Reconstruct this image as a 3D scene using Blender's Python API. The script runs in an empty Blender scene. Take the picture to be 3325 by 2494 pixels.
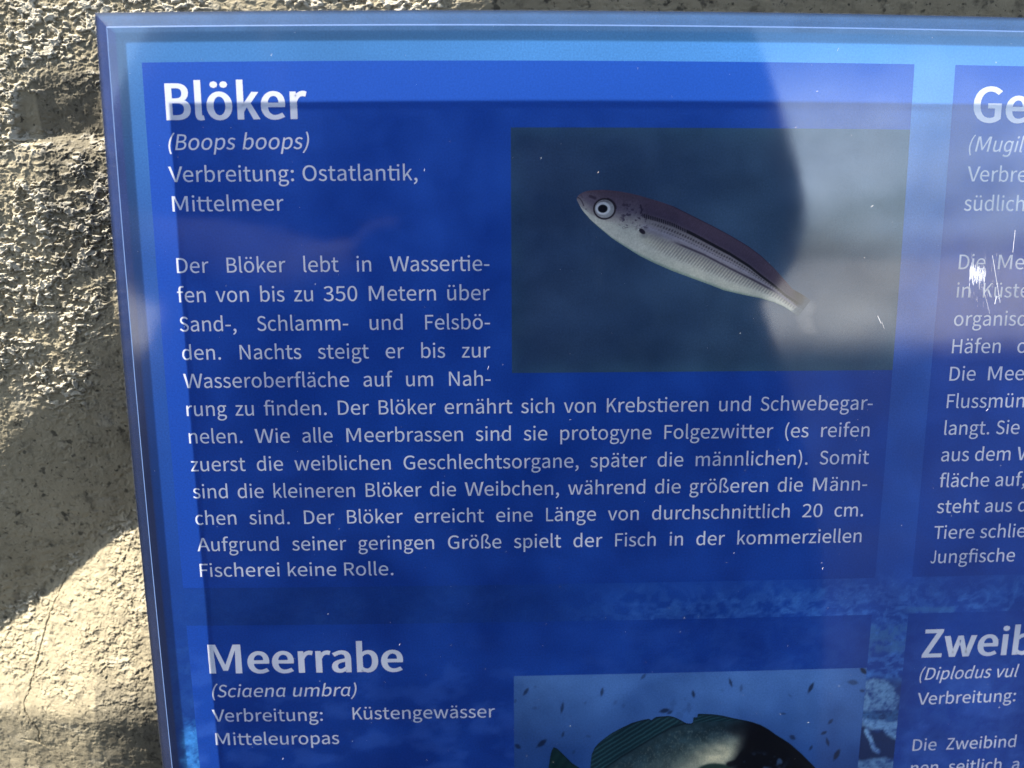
import bpy, bmesh, math, random
import numpy as np
from mathutils import Matrix, Vector

random.seed(7)
SC = bpy.context.scene
COL = SC.collection
MM = 0.001

# ------------------------------------------------------------------ camera
# board plane is y = 0, its face looks along -y, x runs right, z runs up (metres)
PX_W, PX_H, FOC, DIST = 3325.0, 2494.0, 2405.0, 0.30
RX = np.array([0.99962662, -0.00872555, 0.02589384])
DY = np.array([0.00431834, 0.98618206, 0.16560887])
RN = np.array([-0.02698106, -0.16543522, 0.98585152])
cam_d = bpy.data.cameras.new('camera')
cam = bpy.data.objects.new('camera', cam_d)
COL.objects.link(cam)
SC.camera = cam
cam_d.sensor_fit = 'HORIZONTAL'
cam_d.sensor_width = 36.0
cam_d.lens = FOC / PX_W * 36.0
cam_d.clip_start = 0.005
cam_d.clip_end = 2000.0
right = Vector((RX[0], RN[0], -DY[0]))
up = -Vector((RX[1], RN[1], -DY[1]))
back = -Vector((RX[2], RN[2], -DY[2]))
cam_loc = back * DIST
cam.matrix_world = Matrix(((right.x, up.x, back.x, cam_loc.x), (right.y, up.y, back.y, cam_loc.y),
                           (right.z, up.z, back.z, cam_loc.z), (0, 0, 0, 1)))
cam_d.dof.use_dof = True
cam_d.dof.focus_distance = 0.30
cam_d.dof.aperture_fstop = 5.5

# ------------------------------------------------------------------ light
SUN_TO = Vector((-0.573, -0.172, 0.802)).normalized()       # direction towards the sun
elev = math.asin(SUN_TO.z)
world = bpy.data.worlds.new('World')
SC.world = world
world.use_nodes = True
wn, wl = world.node_tree.nodes, world.node_tree.links
wn.clear()
w_out = wn.new('ShaderNodeOutputWorld')
w_bg = wn.new('ShaderNodeBackground')
w_bg.inputs['Strength'].default_value = 0.08
sky = wn.new('ShaderNodeTexSky')
sky.sky_type = 'NISHITA'
sky.sun_disc = False
sky.sun_elevation = elev
sky.sun_rotation = math.atan2(SUN_TO.x, SUN_TO.y)
sky.air_density = 1.0
sky.dust_density = 0.8
w_co = wn.new('ShaderNodeTexCoord')
w_map = wn.new('ShaderNodeMapping')
w_map.inputs['Scale'].default_value = (1.0, 1.0, 2.4)
w_no = wn.new('ShaderNodeTexNoise')
w_no.inputs['Scale'].default_value = 2.1
w_no.inputs['Detail'].default_value = 7.0
w_no.inputs['Roughness'].default_value = 0.55
w_rp = wn.new('ShaderNodeMapRange')
w_rp.interpolation_type = 'SMOOTHSTEP'
w_rp.inputs['From Min'].default_value = 0.40
w_rp.inputs['From Max'].default_value = 0.62
w_mx = wn.new('ShaderNodeMix')
w_mx.data_type = 'RGBA'
w_mx.inputs['B'].default_value = (10.0, 12.2, 15.0, 1.0)     # sunlit cloud
wl.new(w_co.outputs['Generated'], w_map.inputs['Vector'])
wl.new(w_map.outputs['Vector'], w_no.inputs['Vector'])
wl.new(w_no.outputs['Fac'], w_rp.inputs['Value'])
w_sep = wn.new('ShaderNodeSeparateXYZ')
wl.new(w_co.outputs['Generated'], w_sep.inputs[0])
w_hz = wn.new('ShaderNodeMapRange')                          # cloud bank low over the horizon, clear above
w_hz.interpolation_type = 'SMOOTHSTEP'
w_hz.inputs['From Min'].default_value = 0.27
w_hz.inputs['From Max'].default_value = 0.12
w_hz.inputs['To Min'].default_value = 0.05
wl.new(w_sep.outputs['Z'], w_hz.inputs['Value'])
w_ml = wn.new('ShaderNodeMath')
w_ml.operation = 'MULTIPLY'
wl.new(w_rp.outputs['Result'], w_ml.inputs[0])
wl.new(w_hz.outputs['Result'], w_ml.inputs[1])
wl.new(w_ml.outputs[0], w_mx.inputs['Factor'])
wl.new(sky.outputs['Color'], w_mx.inputs['A'])
wl.new(w_mx.outputs['Result'], w_bg.inputs['Color'])
wl.new(w_bg.outputs['Background'], w_out.inputs['Surface'])

sun_d = bpy.data.lights.new('sun', 'SUN')
sun_d.energy = 5.0
sun_d.angle = math.radians(0.5)
sun_d.color = (1.0, 0.95, 0.86)
sun = bpy.data.objects.new('sun', sun_d)
COL.objects.link(sun)
sun.rotation_mode = 'QUATERNION'
sun.rotation_quaternion = SUN_TO.to_track_quat('Z', 'Y')
sun.location = (-2, -1, 4)

SC.view_settings.view_transform = 'Standard'
SC.view_settings.look = 'None'
SC.view_settings.exposure = 2.12
SC.view_settings.gamma = 1.0
SC.cycles.transparent_max_bounces = 24
SC.cycles.max_bounces = 10

# ------------------------------------------------------------------ helpers
def tag(o, label=None, cat=None, kind=None, group=None):
    if label: o['label'] = label
    if cat: o['category'] = cat
    if kind: o['kind'] = kind
    if group: o['group'] = group
    return o


def empty(name, loc=(0, 0, 0)):
    o = bpy.data.objects.new(name, None)
    o.empty_display_size = 0.05
    o.location = loc
    COL.objects.link(o)
    return o


def mesh_obj(name, verts, faces, mat, parent=None, smooth=False):
    me = bpy.data.meshes.new(name)
    me.from_pydata([tuple(map(float, v)) for v in verts], [], [tuple(map(int, f)) for f in faces])
    return link(name, me, mat, parent, smooth)


def link(name, me, mat, parent=None, smooth=False):
    me.update()
    if smooth:
        me.polygons.foreach_set('use_smooth', np.ones(len(me.polygons), bool))
    o = bpy.data.objects.new(name, me)
    COL.objects.link(o)
    if mat is not None:
        for m in (mat if isinstance(mat, (list, tuple)) else [mat]):
            me.materials.append(m)
    if parent is not None:
        o.parent = parent
    return o


def quads_mesh(name, V, F):
    """fast mesh from numpy arrays: V (n,3), F (m,4)"""
    me = bpy.data.meshes.new(name)
    me.vertices.add(len(V))
    me.vertices.foreach_set('co', np.ascontiguousarray(V, np.float32).ravel())
    k = F.shape[1]
    me.loops.add(F.size)
    me.loops.foreach_set('vertex_index', np.ascontiguousarray(F, np.int32).ravel())
    me.polygons.add(len(F))
    me.polygons.foreach_set('loop_start', np.arange(0, F.size, k, dtype=np.int32))
    me.polygons.foreach_set('loop_total', np.full(len(F), k, np.int32))
    me.update(calc_edges=True)
    return me


def grid_faces(nx, ny, off=0):
    i, j = np.meshgrid(np.arange(nx - 1), np.arange(ny - 1))
    a = (j * nx + i).ravel() + off
    return np.stack([a, a + 1, a + nx + 1, a + nx], 1)


def lin(c):
    c = np.asarray(c, float) / 255.0
    return np.where(c <= 0.04045, c / 12.92, ((c + 0.055) / 1.055) ** 2.4)


def paint(me, rgb):
    at = me.color_attributes.new('print', 'FLOAT_COLOR', 'POINT')
    out = np.ones((len(rgb), 4), np.float32)
    out[:, :3] = np.clip(rgb, 0, 1)
    at.data.foreach_set('color', out.ravel())


def smooth(a, b, x):
    t = np.clip((x - a) / (b - a), 0, 1)
    return t * t * (3 - 2 * t)


def hash2(ix, iy, seed):
    n = (ix.astype(np.int64) * 374761393 + iy.astype(np.int64) * 668265263 + seed * 974634777) & 0xFFFFFFFF
    n = ((n ^ (n >> 13)) * 1274126177) & 0xFFFFFFFF
    n = n ^ (n >> 16)
    return (n & 0xFFFF) / 65535.0


def vnoise(x, y, seed=0):
    ix, iy = np.floor(x), np.floor(y)
    fx, fy = x - ix, y - iy
    fx = fx * fx * fx * (fx * (fx * 6 - 15) + 10)
    fy = fy * fy * fy * (fy * (fy * 6 - 15) + 10)
    ix, iy = ix.astype(np.int64), iy.astype(np.int64)
    a, b = hash2(ix, iy, seed), hash2(ix + 1, iy, seed)
    c, d = hash2(ix, iy + 1, seed), hash2(ix + 1, iy + 1, seed)
    return a + (b - a) * fx + (c - a) * fy + (a - b - c + d) * fx * fy


def fbm(x, y, octv=4, seed=0, gain=0.5):
    s, a, t = 0.0, 1.0, 0.0
    for o in range(octv):
        s = s + a * vnoise(x * 2 ** o + 17.3 * o, y * 2 ** o - 9.1 * o, seed + o)
        t += a
        a *= gain
    return s / t


# --- sheet coordinates (mm on the board, slightly bowed like the real plate) -> world
RX_A = np.array([0.99970293, -0.00844281, 0.02286419])
DY_A = np.array([0.00460675, 0.98663193, 0.16289941])
RN_A = np.array([-0.02393387, -0.16274568, 0.98637772])
K_A = 0.01586


def sheet_to_px(X, Y):
    X, Y = np.asarray(X, float) * MM, np.asarray(Y, float) * MM
    p = [X * RX_A[i] - Y * DY_A[i] for i in range(3)]
    zc = p[2] + DIST
    dx, dy = FOC * p[0] / zc, FOC * p[1] / zc
    ru = np.sqrt(dx * dx + dy * dy) / 1662.0
    rd = ru.copy() if hasattr(ru, 'copy') else ru
    for _ in range(12):
        rd = ru / (1 + K_A * np.minimum(rd, 1.6) ** 2)
    s = np.where(ru > 1e-9, rd / np.maximum(ru, 1e-9), 1.0)
    return dx * s + PX_W / 2, dy * s + PX_H / 2


def px_to_sheet(u, v):
    du, dv = np.asarray(u, float) - PX_W / 2, np.asarray(v, float) - PX_H / 2
    r2 = (du * du + dv * dv) / 1662.0 ** 2
    du, dv = du * (1 + K_A * r2), dv * (1 + K_A * r2)
    t = DIST * RN_A[2] / (du * RN_A[0] + dv * RN_A[1] + FOC * RN_A[2])
    p = [du * t, dv * t, FOC * t - DIST]
    X = sum(p[i] * RX_A[i] for i in range(3))
    Y = -sum(p[i] * DY_A[i] for i in range(3))
    return X / MM, Y / MM


def bow(X, Y):
    """sheet mm -> (x, z) metres of the hung board"""
    u, v = sheet_to_px(X, Y)
    du, dv = u - PX_W / 2, v - PX_H / 2
    t = DIST * RN[2] / (du * RN[0] + dv * RN[1] + FOC * RN[2])
    p = [du * t, dv * t, FOC * t - DIST]
    return sum(p[i] * RX[i] for i in range(3)), -sum(p[i] * DY[i] for i in range(3))


def world_to_px(x, y, z):
    p = [x * RX[i] + y * RN[i] - z * DY[i] for i in range(3)]
    zc = p[2] + DIST
    return FOC * p[0] / zc + PX_W / 2, FOC * p[1] / zc + PX_H / 2


def on_board(X, Y, h):
    """points h mm proud of the print"""
    x, z = bow(X, Y)
    return np.stack([x, -np.broadcast_to(np.asarray(h, float) * MM, np.shape(x)), z], -1)


# ------------------------------------------------------------------ materials
def new_mat(name):
    m = bpy.data.materials.new(name)
    m.use_nodes = True
    nt = m.node_tree
    return m, nt.nodes, nt.links, nt.nodes['Principled BSDF']


def mix_rgb(nodes, links, fac, a, b, blend='MIX'):
    n = nodes.new('ShaderNodeMix')
    n.data_type = 'RGBA'
    n.blend_type = blend
    for key, val in (('Factor', fac), ('A', a), ('B', b)):
        if hasattr(val, 'is_linked'):
            links.new(val, n.inputs[key])
        elif key == 'Factor':
            n.inputs[key].default_value = val
        else:
            n.inputs[key].default_value = (*val, 1.0)
    return n.outputs['Result']


def noise(nodes, links, scale, detail=4, rough=0.55, vec=None):
    n = nodes.new('ShaderNodeTexNoise')
    n.inputs['Scale'].default_value = scale
    n.inputs['Detail'].default_value = detail
    n.inputs['Roughness'].default_value = rough
    if vec is None:
        tc = nodes.new('ShaderNodeTexCoord')
        vec = tc.outputs['Object']
    links.new(vec, n.inputs['Vector'])
    return n.outputs['Fac']


def map_range(nodes, links, v, a, b, c=0.0, d=1.0, interp='SMOOTHSTEP'):
    n = nodes.new('ShaderNodeMapRange')
    n.interpolation_type = interp
    links.new(v, n.inputs['Value'])
    for k, x in (('From Min', a), ('From Max', b), ('To Min', c), ('To Max', d)):
        n.inputs[k].default_value = x
    return n.outputs['Result']


def print_material(name, rough=0.6):
    """ink on paper: colour from the painted attribute, with fine print grain"""
    m, n, l, b = new_mat(name)
    at = n.new('ShaderNodeAttribute')
    at.attribute_name = 'print'
    g = map_range(n, l, noise(n, l, 1400, 2), 0.3, 0.7, 0.88, 1.12, 'LINEAR')
    l.new(mix_rgb(n, l, 1.0, at.outputs['Color'], g, 'MULTIPLY'), b.inputs['Base Color'])
    b.inputs['Roughness'].default_value = rough
    b.inputs['Specular IOR Level'].default_value = 0.1
    return m


def plain_material(name, col, rough=0.6, spec=0.3, metallic=0.0, grain=0.06, scale=900):
    m, n, l, b = new_mat(name)
    g = map_range(n, l, noise(n, l, scale, 3), 0.3, 0.7, 1 - grain, 1 + grain, 'LINEAR')
    l.new(mix_rgb(n, l, 1.0, col, g, 'MULTIPLY'), b.inputs['Base Color'])
    b.inputs['Roughness'].default_value = rough
    b.inputs['Specular IOR Level'].default_value = spec
    b.inputs['Metallic'].default_value = metallic
    return m


def acrylic_material(name, frost=0.0, frost_col=(0.3, 0.4, 0.6), base=0.084, tint=(0.96, 0.98, 1.0), lo=0.42, hi=0.76):
    """clear sheet: see-through head on, mirror-like at grazing angles, optionally sawn and frosted"""
    m, n, l, b = new_mat(name)
    out = n['Material Output']
    lw = n.new('ShaderNodeLayerWeight')
    lw.inputs['Blend'].default_value = 0.5
    fac = map_range(n, l, lw.outputs['Facing'], lo, hi, base, 0.97)
    tr = n.new('ShaderNodeBsdfTransparent')
    tr.inputs['Color'].default_value = (*tint, 1)
    gl = n.new('ShaderNodeBsdfGlossy')
    gl.inputs['Color'].default_value = (1, 1, 1, 1)
    # wiped, slightly hazed surface
    l.new(map_range(n, l, noise(n, l, 38, 4, 0.6), 0.35, 0.7, 0.045, 0.09, 'LINEAR'), gl.inputs['Roughness'])
    sm = n.new('ShaderNodeMath')                     # wiping marks and grease: the film reflects unevenly
    sm.operation = 'MULTIPLY'
    l.new(fac, sm.inputs[0])
    l.new(map_range(n, l, noise(n, l, 24, 6, 0.62), 0.3, 0.7, 0.72, 1.12, 'LINEAR'), sm.inputs[1])
    fac = sm.outputs[0]
    mx = n.new('ShaderNodeMixShader')
    l.new(fac, mx.inputs['Fac'])
    l.new(tr.outputs[0], mx.inputs[1])
    l.new(gl.outputs[0], mx.inputs[2])
    res = mx.outputs[0]
    if frost:
        b.inputs['Base Color'].default_value = (*frost_col, 1)
        b.inputs['Roughness'].default_value = 0.35
        m2 = n.new('ShaderNodeMixShader')
        fr = map_range(n, l, noise(n, l, 220, 4), 0.3, 0.7, frost * 0.7, frost * 1.3, 'LINEAR')
        l.new(fr, m2.inputs['Fac'])
        l.new(res, m2.inputs[1])
        l.new(b.outputs[0], m2.inputs[2])
        res = m2.outputs[0]
    l.new(res, out.inputs['Surface'])
    return m

# letter outlines in 1/1000 em: advance, contours
GLYPHS = {
'(':(303,'265,-147 229,-84 201,-18 179,51 163,122 154,195 151,268 154,341 163,413 179,484 201,553 229,619 265,683 214,705 176,640 144,572 118,502 98,428 87,350 83,268 87,186 98,108 118,34 144,-36 176,-104 214,-169'),
')':(303,'127,-104 160,-36 186,34 205,108 217,186 221,268 217,350 205,428 186,502 160,572 127,640 89,705 38,683 73,619 102,553 124,484 141,413 150,341 153,268 150,195 141,122 124,51 102,-18 73,-84 38,-147 89,-169'),
',':(250,'122,-133 163,-92 189,-42 198,16 180,84 129,109 86,94 67,53 85,13 127,-2 137,-1 113,-70 48,-117 67,-164'),
'-':(306,'266,211 266,272 41,272 41,211'),
'.':(252,'168,5 186,48 168,92 126,109 84,92 66,48 84,5 126,-11'),
'0':(507,'313,-2 364,25 406,71 436,135 455,217 462,318 455,418 436,500 406,563 364,608 313,634 254,643 194,634 143,608 102,563 71,500 52,418 46,318 52,217 71,135 102,71 143,25 194,-2 254,-11|218,59 187,80 162,116 142,167 130,234 126,318 130,402 142,468 162,519 187,554 218,574 254,581 290,574 321,554 346,519 365,468 378,402 382,318 378,234 365,167 346,116 321,80 290,59 254,53'),
'2':(507,'461,0 461,68 276,68 221,66 166,62 240,131 304,199 357,265 396,330 421,394 429,458 423,510 405,556 376,593 338,620 290,637 234,643 175,637 124,618 78,589 37,551 85,506 148,559 224,579 293,563 334,519 347,454 339,398 314,339 272,275 213,205 136,129 40,47 40,0'),
'3':(507,'298,-6 349,10 393,37 426,72 448,116 456,169 445,228 414,275 369,309 314,329 314,334 377,366 418,417 433,485 423,540 397,584 355,616 301,636 237,643 166,633 105,607 51,568 96,518 159,562 235,579 295,567 334,532 348,479 338,432 307,393 250,368 163,359 163,298 244,293 303,276 342,249 364,214 371,172 361,123 333,86 290,62 235,54 167,65 113,91 69,127 26,76 64,43 111,15 169,-4 240,-11'),
'5':(507,'295,-5 346,14 391,45 427,88 450,141 458,205 451,269 431,320 399,358 358,386 310,402 257,407 203,400 156,382 174,565 426,565 426,632 100,632 79,337 123,310 177,338 235,347 292,338 336,309 364,264 374,203 362,141 332,94 287,65 231,54 162,64 109,90 67,124 25,72 63,42 110,15 168,-4 239,-11'),
':':(268,'179,353 197,397 179,440 134,457 89,440 70,397 89,353 134,336|179,5 197,48 179,92 134,109 89,92 70,48 89,5 134,-11'),
'A':(579,'92,0 160,193 415,193 482,0 575,0 338,632 240,632 4,0|216,354 234,407 252,459 269,513 285,567 289,567 306,513 323,460 341,407 360,354 393,256 182,256'),
'B':(544,'277,0 341,5 397,20 443,46 477,82 499,129 507,185 498,243 472,288 433,319 383,336 383,341 432,371 462,418 472,478 465,528 445,567 414,597 372,617 321,628 263,632 84,632 84,0|160,569 253,569 316,564 361,546 388,514 397,467 388,424 362,391 317,371 250,364 160,364|160,302 266,302 337,295 389,274 420,239 431,188 420,133 388,94 336,71 266,64 160,64'),
'D':(615,'258,0 349,10 424,38 484,84 527,147 554,225 562,318 554,411 527,489 484,551 423,595 347,623 254,632 90,632 90,0|173,567 247,567 318,560 375,538 420,503 452,454 471,392 478,318 471,244 452,182 420,132 375,96 318,73 247,66 173,66'),
'F':(459,'161,0 161,284 394,284 394,351 161,351 161,565 435,565 435,632 84,632 84,0'),
'G':(631,'420,-6 477,10 525,33 563,62 563,328 342,328 342,261 485,261 485,96 433,68 364,59 298,67 242,90 198,129 166,180 147,244 140,318 147,392 168,454 201,505 245,542 300,565 363,573 448,556 508,514 554,566 508,603 444,632 361,643 276,633 202,604 140,556 93,491 64,411 53,316 63,220 92,140 138,75 199,28 272,-1 356,-11'),
'H':(623,'165,0 165,298 458,298 458,0 537,0 537,632 458,632 458,367 165,367 165,632 86,632 86,0'),
'J':(319,'180,-4 210,15 233,46 249,86 259,133 262,185 262,632 206,632 206,193 198,116 175,72 136,59 94,75 60,130 21,89 43,46 70,14 103,-5 141,-11'),
'K':(520,'155,0 155,200 257,329 433,0 516,0 303,392 488,632 404,632 157,315 155,315 155,632 81,632 81,0'),
'L':(420,'398,0 398,68 149,68 149,632 78,632 78,0'),
'M':(855,'195,0 195,535 394,62 459,62 660,535 660,0 749,0 749,632 628,632 427,165 227,632 106,632 106,0'),
'N':(646,'168,0 168,332 166,398 162,465 158,529 162,529 232,399 471,0 555,0 555,632 477,632 477,303 479,237 483,169 488,103 484,103 413,234 174,632 90,632 90,0'),
'O':(662,'409,-1 476,29 532,77 574,143 601,223 610,318 601,413 574,492 532,557 476,604 409,633 331,643 253,633 186,604 130,557 88,492 61,413 52,318 61,223 88,143 130,77 186,29 253,-1 331,-11|276,67 228,91 190,129 161,181 143,244 137,318 143,392 161,454 190,505 228,542 276,565 331,573 386,565 434,542 472,505 501,454 519,392 526,318 519,244 501,181 472,129 434,91 386,67 331,59'),
'R':(543,'165,567 270,567 335,561 383,542 412,508 422,455 412,401 383,363 335,340 270,332 165,332|519,0 360,277 418,299 462,337 491,388 501,455 494,514 473,559 439,593 396,615 343,628 282,632 86,632 86,0 165,0 165,268 278,268 430,0'),
'S':(459,'290,-5 337,13 375,41 403,77 420,120 426,168 417,230 393,276 356,310 310,337 230,376 186,399 150,431 136,482 149,531 185,562 241,573 290,566 333,546 370,515 407,566 362,606 305,633 241,643 183,635 134,612 96,577 72,531 63,476 74,415 101,370 138,337 178,314 259,274 308,248 341,214 354,161 340,107 299,72 235,59 178,68 125,96 79,137 37,82 77,43 124,14 177,-5 234,-11'),
'T':(487,'281,0 281,565 462,565 462,632 25,632 25,565 206,565 206,0'),
'V':(567,'337,0 567,632 475,632 358,290 341,236 324,185 307,135 288,81 284,81 214,290 97,632 1,632 232,0'),
'W':(890,'295,0 405,381 443,525 447,525 483,381 596,0 709,0 862,632 773,632 693,288 653,83 646,83 594,288 490,632 404,632 302,288 249,83 245,83 201,288 123,632 26,632 183,0'),
'Z':(468,'432,0 432,68 127,68 428,585 428,632 66,632 66,565 339,565 39,48 39,0'),
'a':(479,'240,-2 291,22 338,56 340,56 347,0 411,0 411,288 405,353 387,406 356,446 311,471 251,480 180,471 119,447 70,419 100,365 163,399 238,415 297,398 326,354 334,297 244,283 173,264 118,239 80,207 58,168 50,122 60,65 88,23 131,-2 185,-11|149,70 125,127 132,160 154,189 193,212 252,231 334,244 334,114 270,68 207,53'),
'b':(525,'333,-4 380,19 421,55 453,105 474,167 482,241 477,309 461,368 435,415 399,451 353,473 298,480 247,471 198,448 153,415 156,498 156,686 78,686 78,0 140,0 147,48 150,48 215,5 281,-11|216,66 156,103 156,350 220,397 279,414 326,406 360,383 384,347 397,299 401,241 395,177 377,125 348,87 312,63 269,55'),
'c':(423,'306,-4 356,16 400,47 366,101 318,68 260,54 214,63 175,86 146,124 128,174 121,234 128,294 147,344 177,381 217,405 263,414 311,403 352,373 391,425 335,464 260,480 203,473 152,451 108,415 73,367 51,306 43,234 50,162 71,101 104,53 146,18 197,-4 254,-11'),
'd':(525,'288,-2 335,22 375,55 377,55 384,0 447,0 447,686 369,686 369,506 374,426 314,466 244,480 193,473 146,450 105,414 73,365 52,305 45,234 51,161 69,101 97,53 134,18 181,-4 235,-11|208,63 172,86 146,123 130,172 125,235 131,294 150,344 179,382 215,405 258,414 314,403 369,365 369,119 312,71 252,55'),
'e':(498,'341,-5 394,12 440,36 411,89 354,62 289,52 237,59 194,81 160,115 138,160 128,216 456,216 460,260 454,323 437,377 409,420 371,453 323,473 265,480 210,473 159,450 114,414 79,365 55,305 47,234 55,162 78,102 115,53 162,18 218,-4 280,-11|143,334 174,379 217,408 267,417 318,408 356,380 380,334 388,272 127,272'),
'f':(305,'100,404 100,0 186,0 186,404 294,404 294,468 186,468 186,542 204,611 258,635 287,631 316,622 334,683 295,693 249,698 183,687 137,656 109,607 100,543 100,468 31,464 31,404'),
'g':(471,'295,-210 351,-193 397,-167 431,-134 452,-96 459,-53 449,-3 419,31 370,51 301,58 212,58 149,72 133,109 141,141 162,165 195,153 229,148 282,156 328,177 363,211 386,256 395,311 385,367 358,408 451,408 451,468 293,468 265,477 229,480 176,473 130,451 93,416 68,370 59,313 78,238 119,187 119,184 84,148 68,97 80,50 109,20 109,16 60,-32 43,-91 51,-134 77,-169 116,-195 168,-210 230,-216|181,215 146,254 133,313 146,372 180,409 229,422 278,409 312,372 325,313 312,254 277,215 229,202|170,-151 125,-123 109,-79 120,-39 155,0 186,-5 214,-7 292,-7 361,-20 384,-66 366,-112 317,-147 240,-161'),
'h':(525,'159,0 159,340 223,393 287,411 338,398 367,358 377,286 377,0 455,0 455,297 450,361 433,413 405,450 364,473 312,480 252,469 201,441 156,402 159,498 159,686 80,686 80,0'),
'i':(229,'154,0 154,468 77,468 77,0|152,579 166,617 152,654 115,668 79,654 65,617 79,579 115,565'),
'k':(455,'150,0 150,123 234,226 365,0 446,0 278,279 427,468 343,468 153,222 150,222 150,686 76,686 76,0'),
'l':(229,'177,-9 195,-4 184,56 169,54 155,62 149,88 149,686 74,686 74,93 82,37 107,1 152,-11'),
'm':(799,'159,0 159,340 220,394 276,411 325,398 354,358 363,286 363,0 442,0 442,340 504,394 560,411 609,398 638,358 647,286 647,0 726,0 726,297 720,361 703,413 675,450 636,473 584,480 529,469 478,437 429,391 403,438 361,469 299,480 246,469 197,441 154,400 152,400 144,468 79,468 79,0'),
'n':(525,'158,0 158,340 222,393 286,411 337,398 365,358 375,286 375,0 453,0 453,297 448,361 431,413 403,450 363,473 310,480 251,469 199,441 153,400 152,400 144,468 79,468 79,0'),
'o':(527,'320,-4 372,18 416,53 451,101 474,162 482,234 474,306 451,367 416,415 372,451 320,473 264,480 207,473 156,451 111,415 76,367 53,306 45,234 53,162 76,101 111,53 156,18 207,-4 264,-11|218,63 180,86 152,124 133,174 127,234 133,294 152,344 180,381 218,405 264,414 309,405 347,381 376,344 395,294 401,234 395,174 376,124 347,86 309,63 264,54'),
'p':(525,'156,-197 156,-39 153,43 217,3 280,-11 332,-4 379,19 420,55 452,105 473,167 480,241 475,309 459,368 433,415 398,451 352,473 297,480 245,471 195,447 151,414 149,414 142,468 78,468 78,-197|216,66 156,103 156,350 219,397 278,414 324,406 359,383 382,347 396,299 400,241 394,177 375,125 347,87 311,63 268,55'),
'r':(349,'165,0 165,301 202,364 245,399 288,410 313,408 335,402 350,470 327,478 298,480 246,468 199,435 160,383 158,383 150,468 83,468 83,0'),
's':(391,'254,-4 300,16 333,46 353,84 360,128 348,184 316,222 272,249 222,270 154,301 125,351 145,399 209,419 264,407 312,378 348,427 286,465 208,480 142,470 93,442 62,399 52,347 64,296 94,259 136,232 184,212 254,178 287,123 265,71 198,50 125,65 64,106 27,53 75,20 133,-3 196,-11'),
't':(335,'279,-6 323,6 307,66 280,56 251,53 193,76 177,142 177,404 308,404 308,468 177,468 177,600 109,600 100,468 24,464 24,404 96,404 96,145 103,81 126,32 168,0 233,-11'),
'u':(525,'276,-1 327,29 372,73 375,73 381,0 447,0 447,468 368,468 368,136 306,76 241,57 190,70 161,110 152,181 152,468 73,468 73,172 78,107 95,55 123,19 164,-4 217,-11'),
'v':(452,'274,0 440,468 362,468 273,202 230,64 225,64 182,202 94,468 11,468 181,0'),
'w':(715,'253,0 322,251 339,318 355,387 359,387 375,319 392,253 462,0 561,0 692,468 613,468 543,197 513,67 509,67 475,197 399,468 320,468 244,197 212,67 208,67 179,197 107,468 24,468 159,0'),
'y':(453,'139,-194 181,-171 215,-136 242,-92 264,-40 441,468 364,468 279,209 241,76 236,76 189,209 94,468 11,468 201,-1 190,-36 166,-88 131,-124 84,-137 65,-135 48,-129 32,-192 57,-199 88,-202'),
'z':(395,'371,0 371,64 125,64 363,426 363,468 55,468 55,404 267,404 29,42 29,0'),
'ß':(527,'416,0 462,30 491,75 501,131 488,196 454,239 410,269 367,294 333,322 320,360 333,405 362,447 390,493 404,555 394,610 365,654 318,685 254,696 201,689 157,671 122,641 96,602 81,553 75,497 75,0 149,0 149,482 156,548 177,594 210,623 253,632 311,608 331,548 318,495 290,452 262,407 249,352 263,296 296,258 340,231 384,205 417,174 431,128 411,73 352,50 303,60 255,91 226,36 285,1 355,-11'),
'ä':(479,'240,-2 291,22 338,56 340,56 347,0 411,0 411,288 405,353 387,406 356,446 311,471 251,480 180,471 119,447 70,419 100,365 163,399 238,415 297,398 326,354 334,297 244,283 173,264 118,239 80,207 58,168 50,122 60,65 88,23 131,-2 185,-11|149,70 125,127 132,160 154,189 193,212 252,231 334,244 334,114 270,68 207,53|197,580 210,614 197,648 163,661 129,648 116,614 129,580 163,566|379,580 393,614 379,648 345,661 311,648 298,614 311,580 345,566'),
'ö':(527,'320,-4 372,18 416,53 451,101 474,162 482,234 474,306 451,367 416,415 372,451 320,473 264,480 207,473 156,451 111,415 76,367 53,306 45,234 53,162 76,101 111,53 156,18 207,-4 264,-11|218,63 180,86 152,124 133,174 127,234 133,294 152,344 180,381 218,405 264,414 309,405 347,381 376,344 395,294 401,234 395,174 376,124 347,86 309,63 264,54|205,580 218,614 205,648 171,661 136,648 123,614 136,580 171,566|391,580 405,614 391,648 357,661 322,648 309,614 322,580 357,566'),
'ü':(525,'276,-1 327,29 372,73 375,73 381,0 447,0 447,468 368,468 368,136 306,76 241,57 190,70 161,110 152,181 152,468 73,468 73,172 78,107 95,55 123,19 164,-4 217,-11|203,580 217,614 203,648 169,661 135,648 121,614 135,580 169,566|389,580 403,614 389,648 355,661 321,648 307,614 321,580 355,566'),
'ɑ':(514,'281,-2 327,23 365,57 368,57 391,4 438,-11 461,-9 479,-4 469,56 454,54 440,62 434,88 434,468 373,468 367,422 365,422 306,466 239,480 188,473 142,450 102,414 71,365 51,305 44,234 49,161 67,101 94,53 130,18 175,-4 228,-11|201,63 167,86 142,123 126,172 121,235 127,294 146,344 174,382 209,405 250,414 304,403 359,365 359,119 303,71 244,55'),
'ɡ':(514,'298,-206 347,-189 386,-161 414,-123 432,-76 438,-21 438,468 376,468 368,425 366,425 308,466 240,480 190,473 143,451 103,415 72,368 51,309 44,241 50,172 67,114 95,67 131,33 177,12 230,4 304,23 363,68 362,-21 354,-74 331,-114 293,-140 239,-149 172,-139 104,-106 76,-160 127,-189 182,-206 239,-212|194,82 155,116 130,170 122,241 128,298 147,346 175,382 211,406 252,414 307,403 362,365 362,135 305,86 246,70')}

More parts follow.
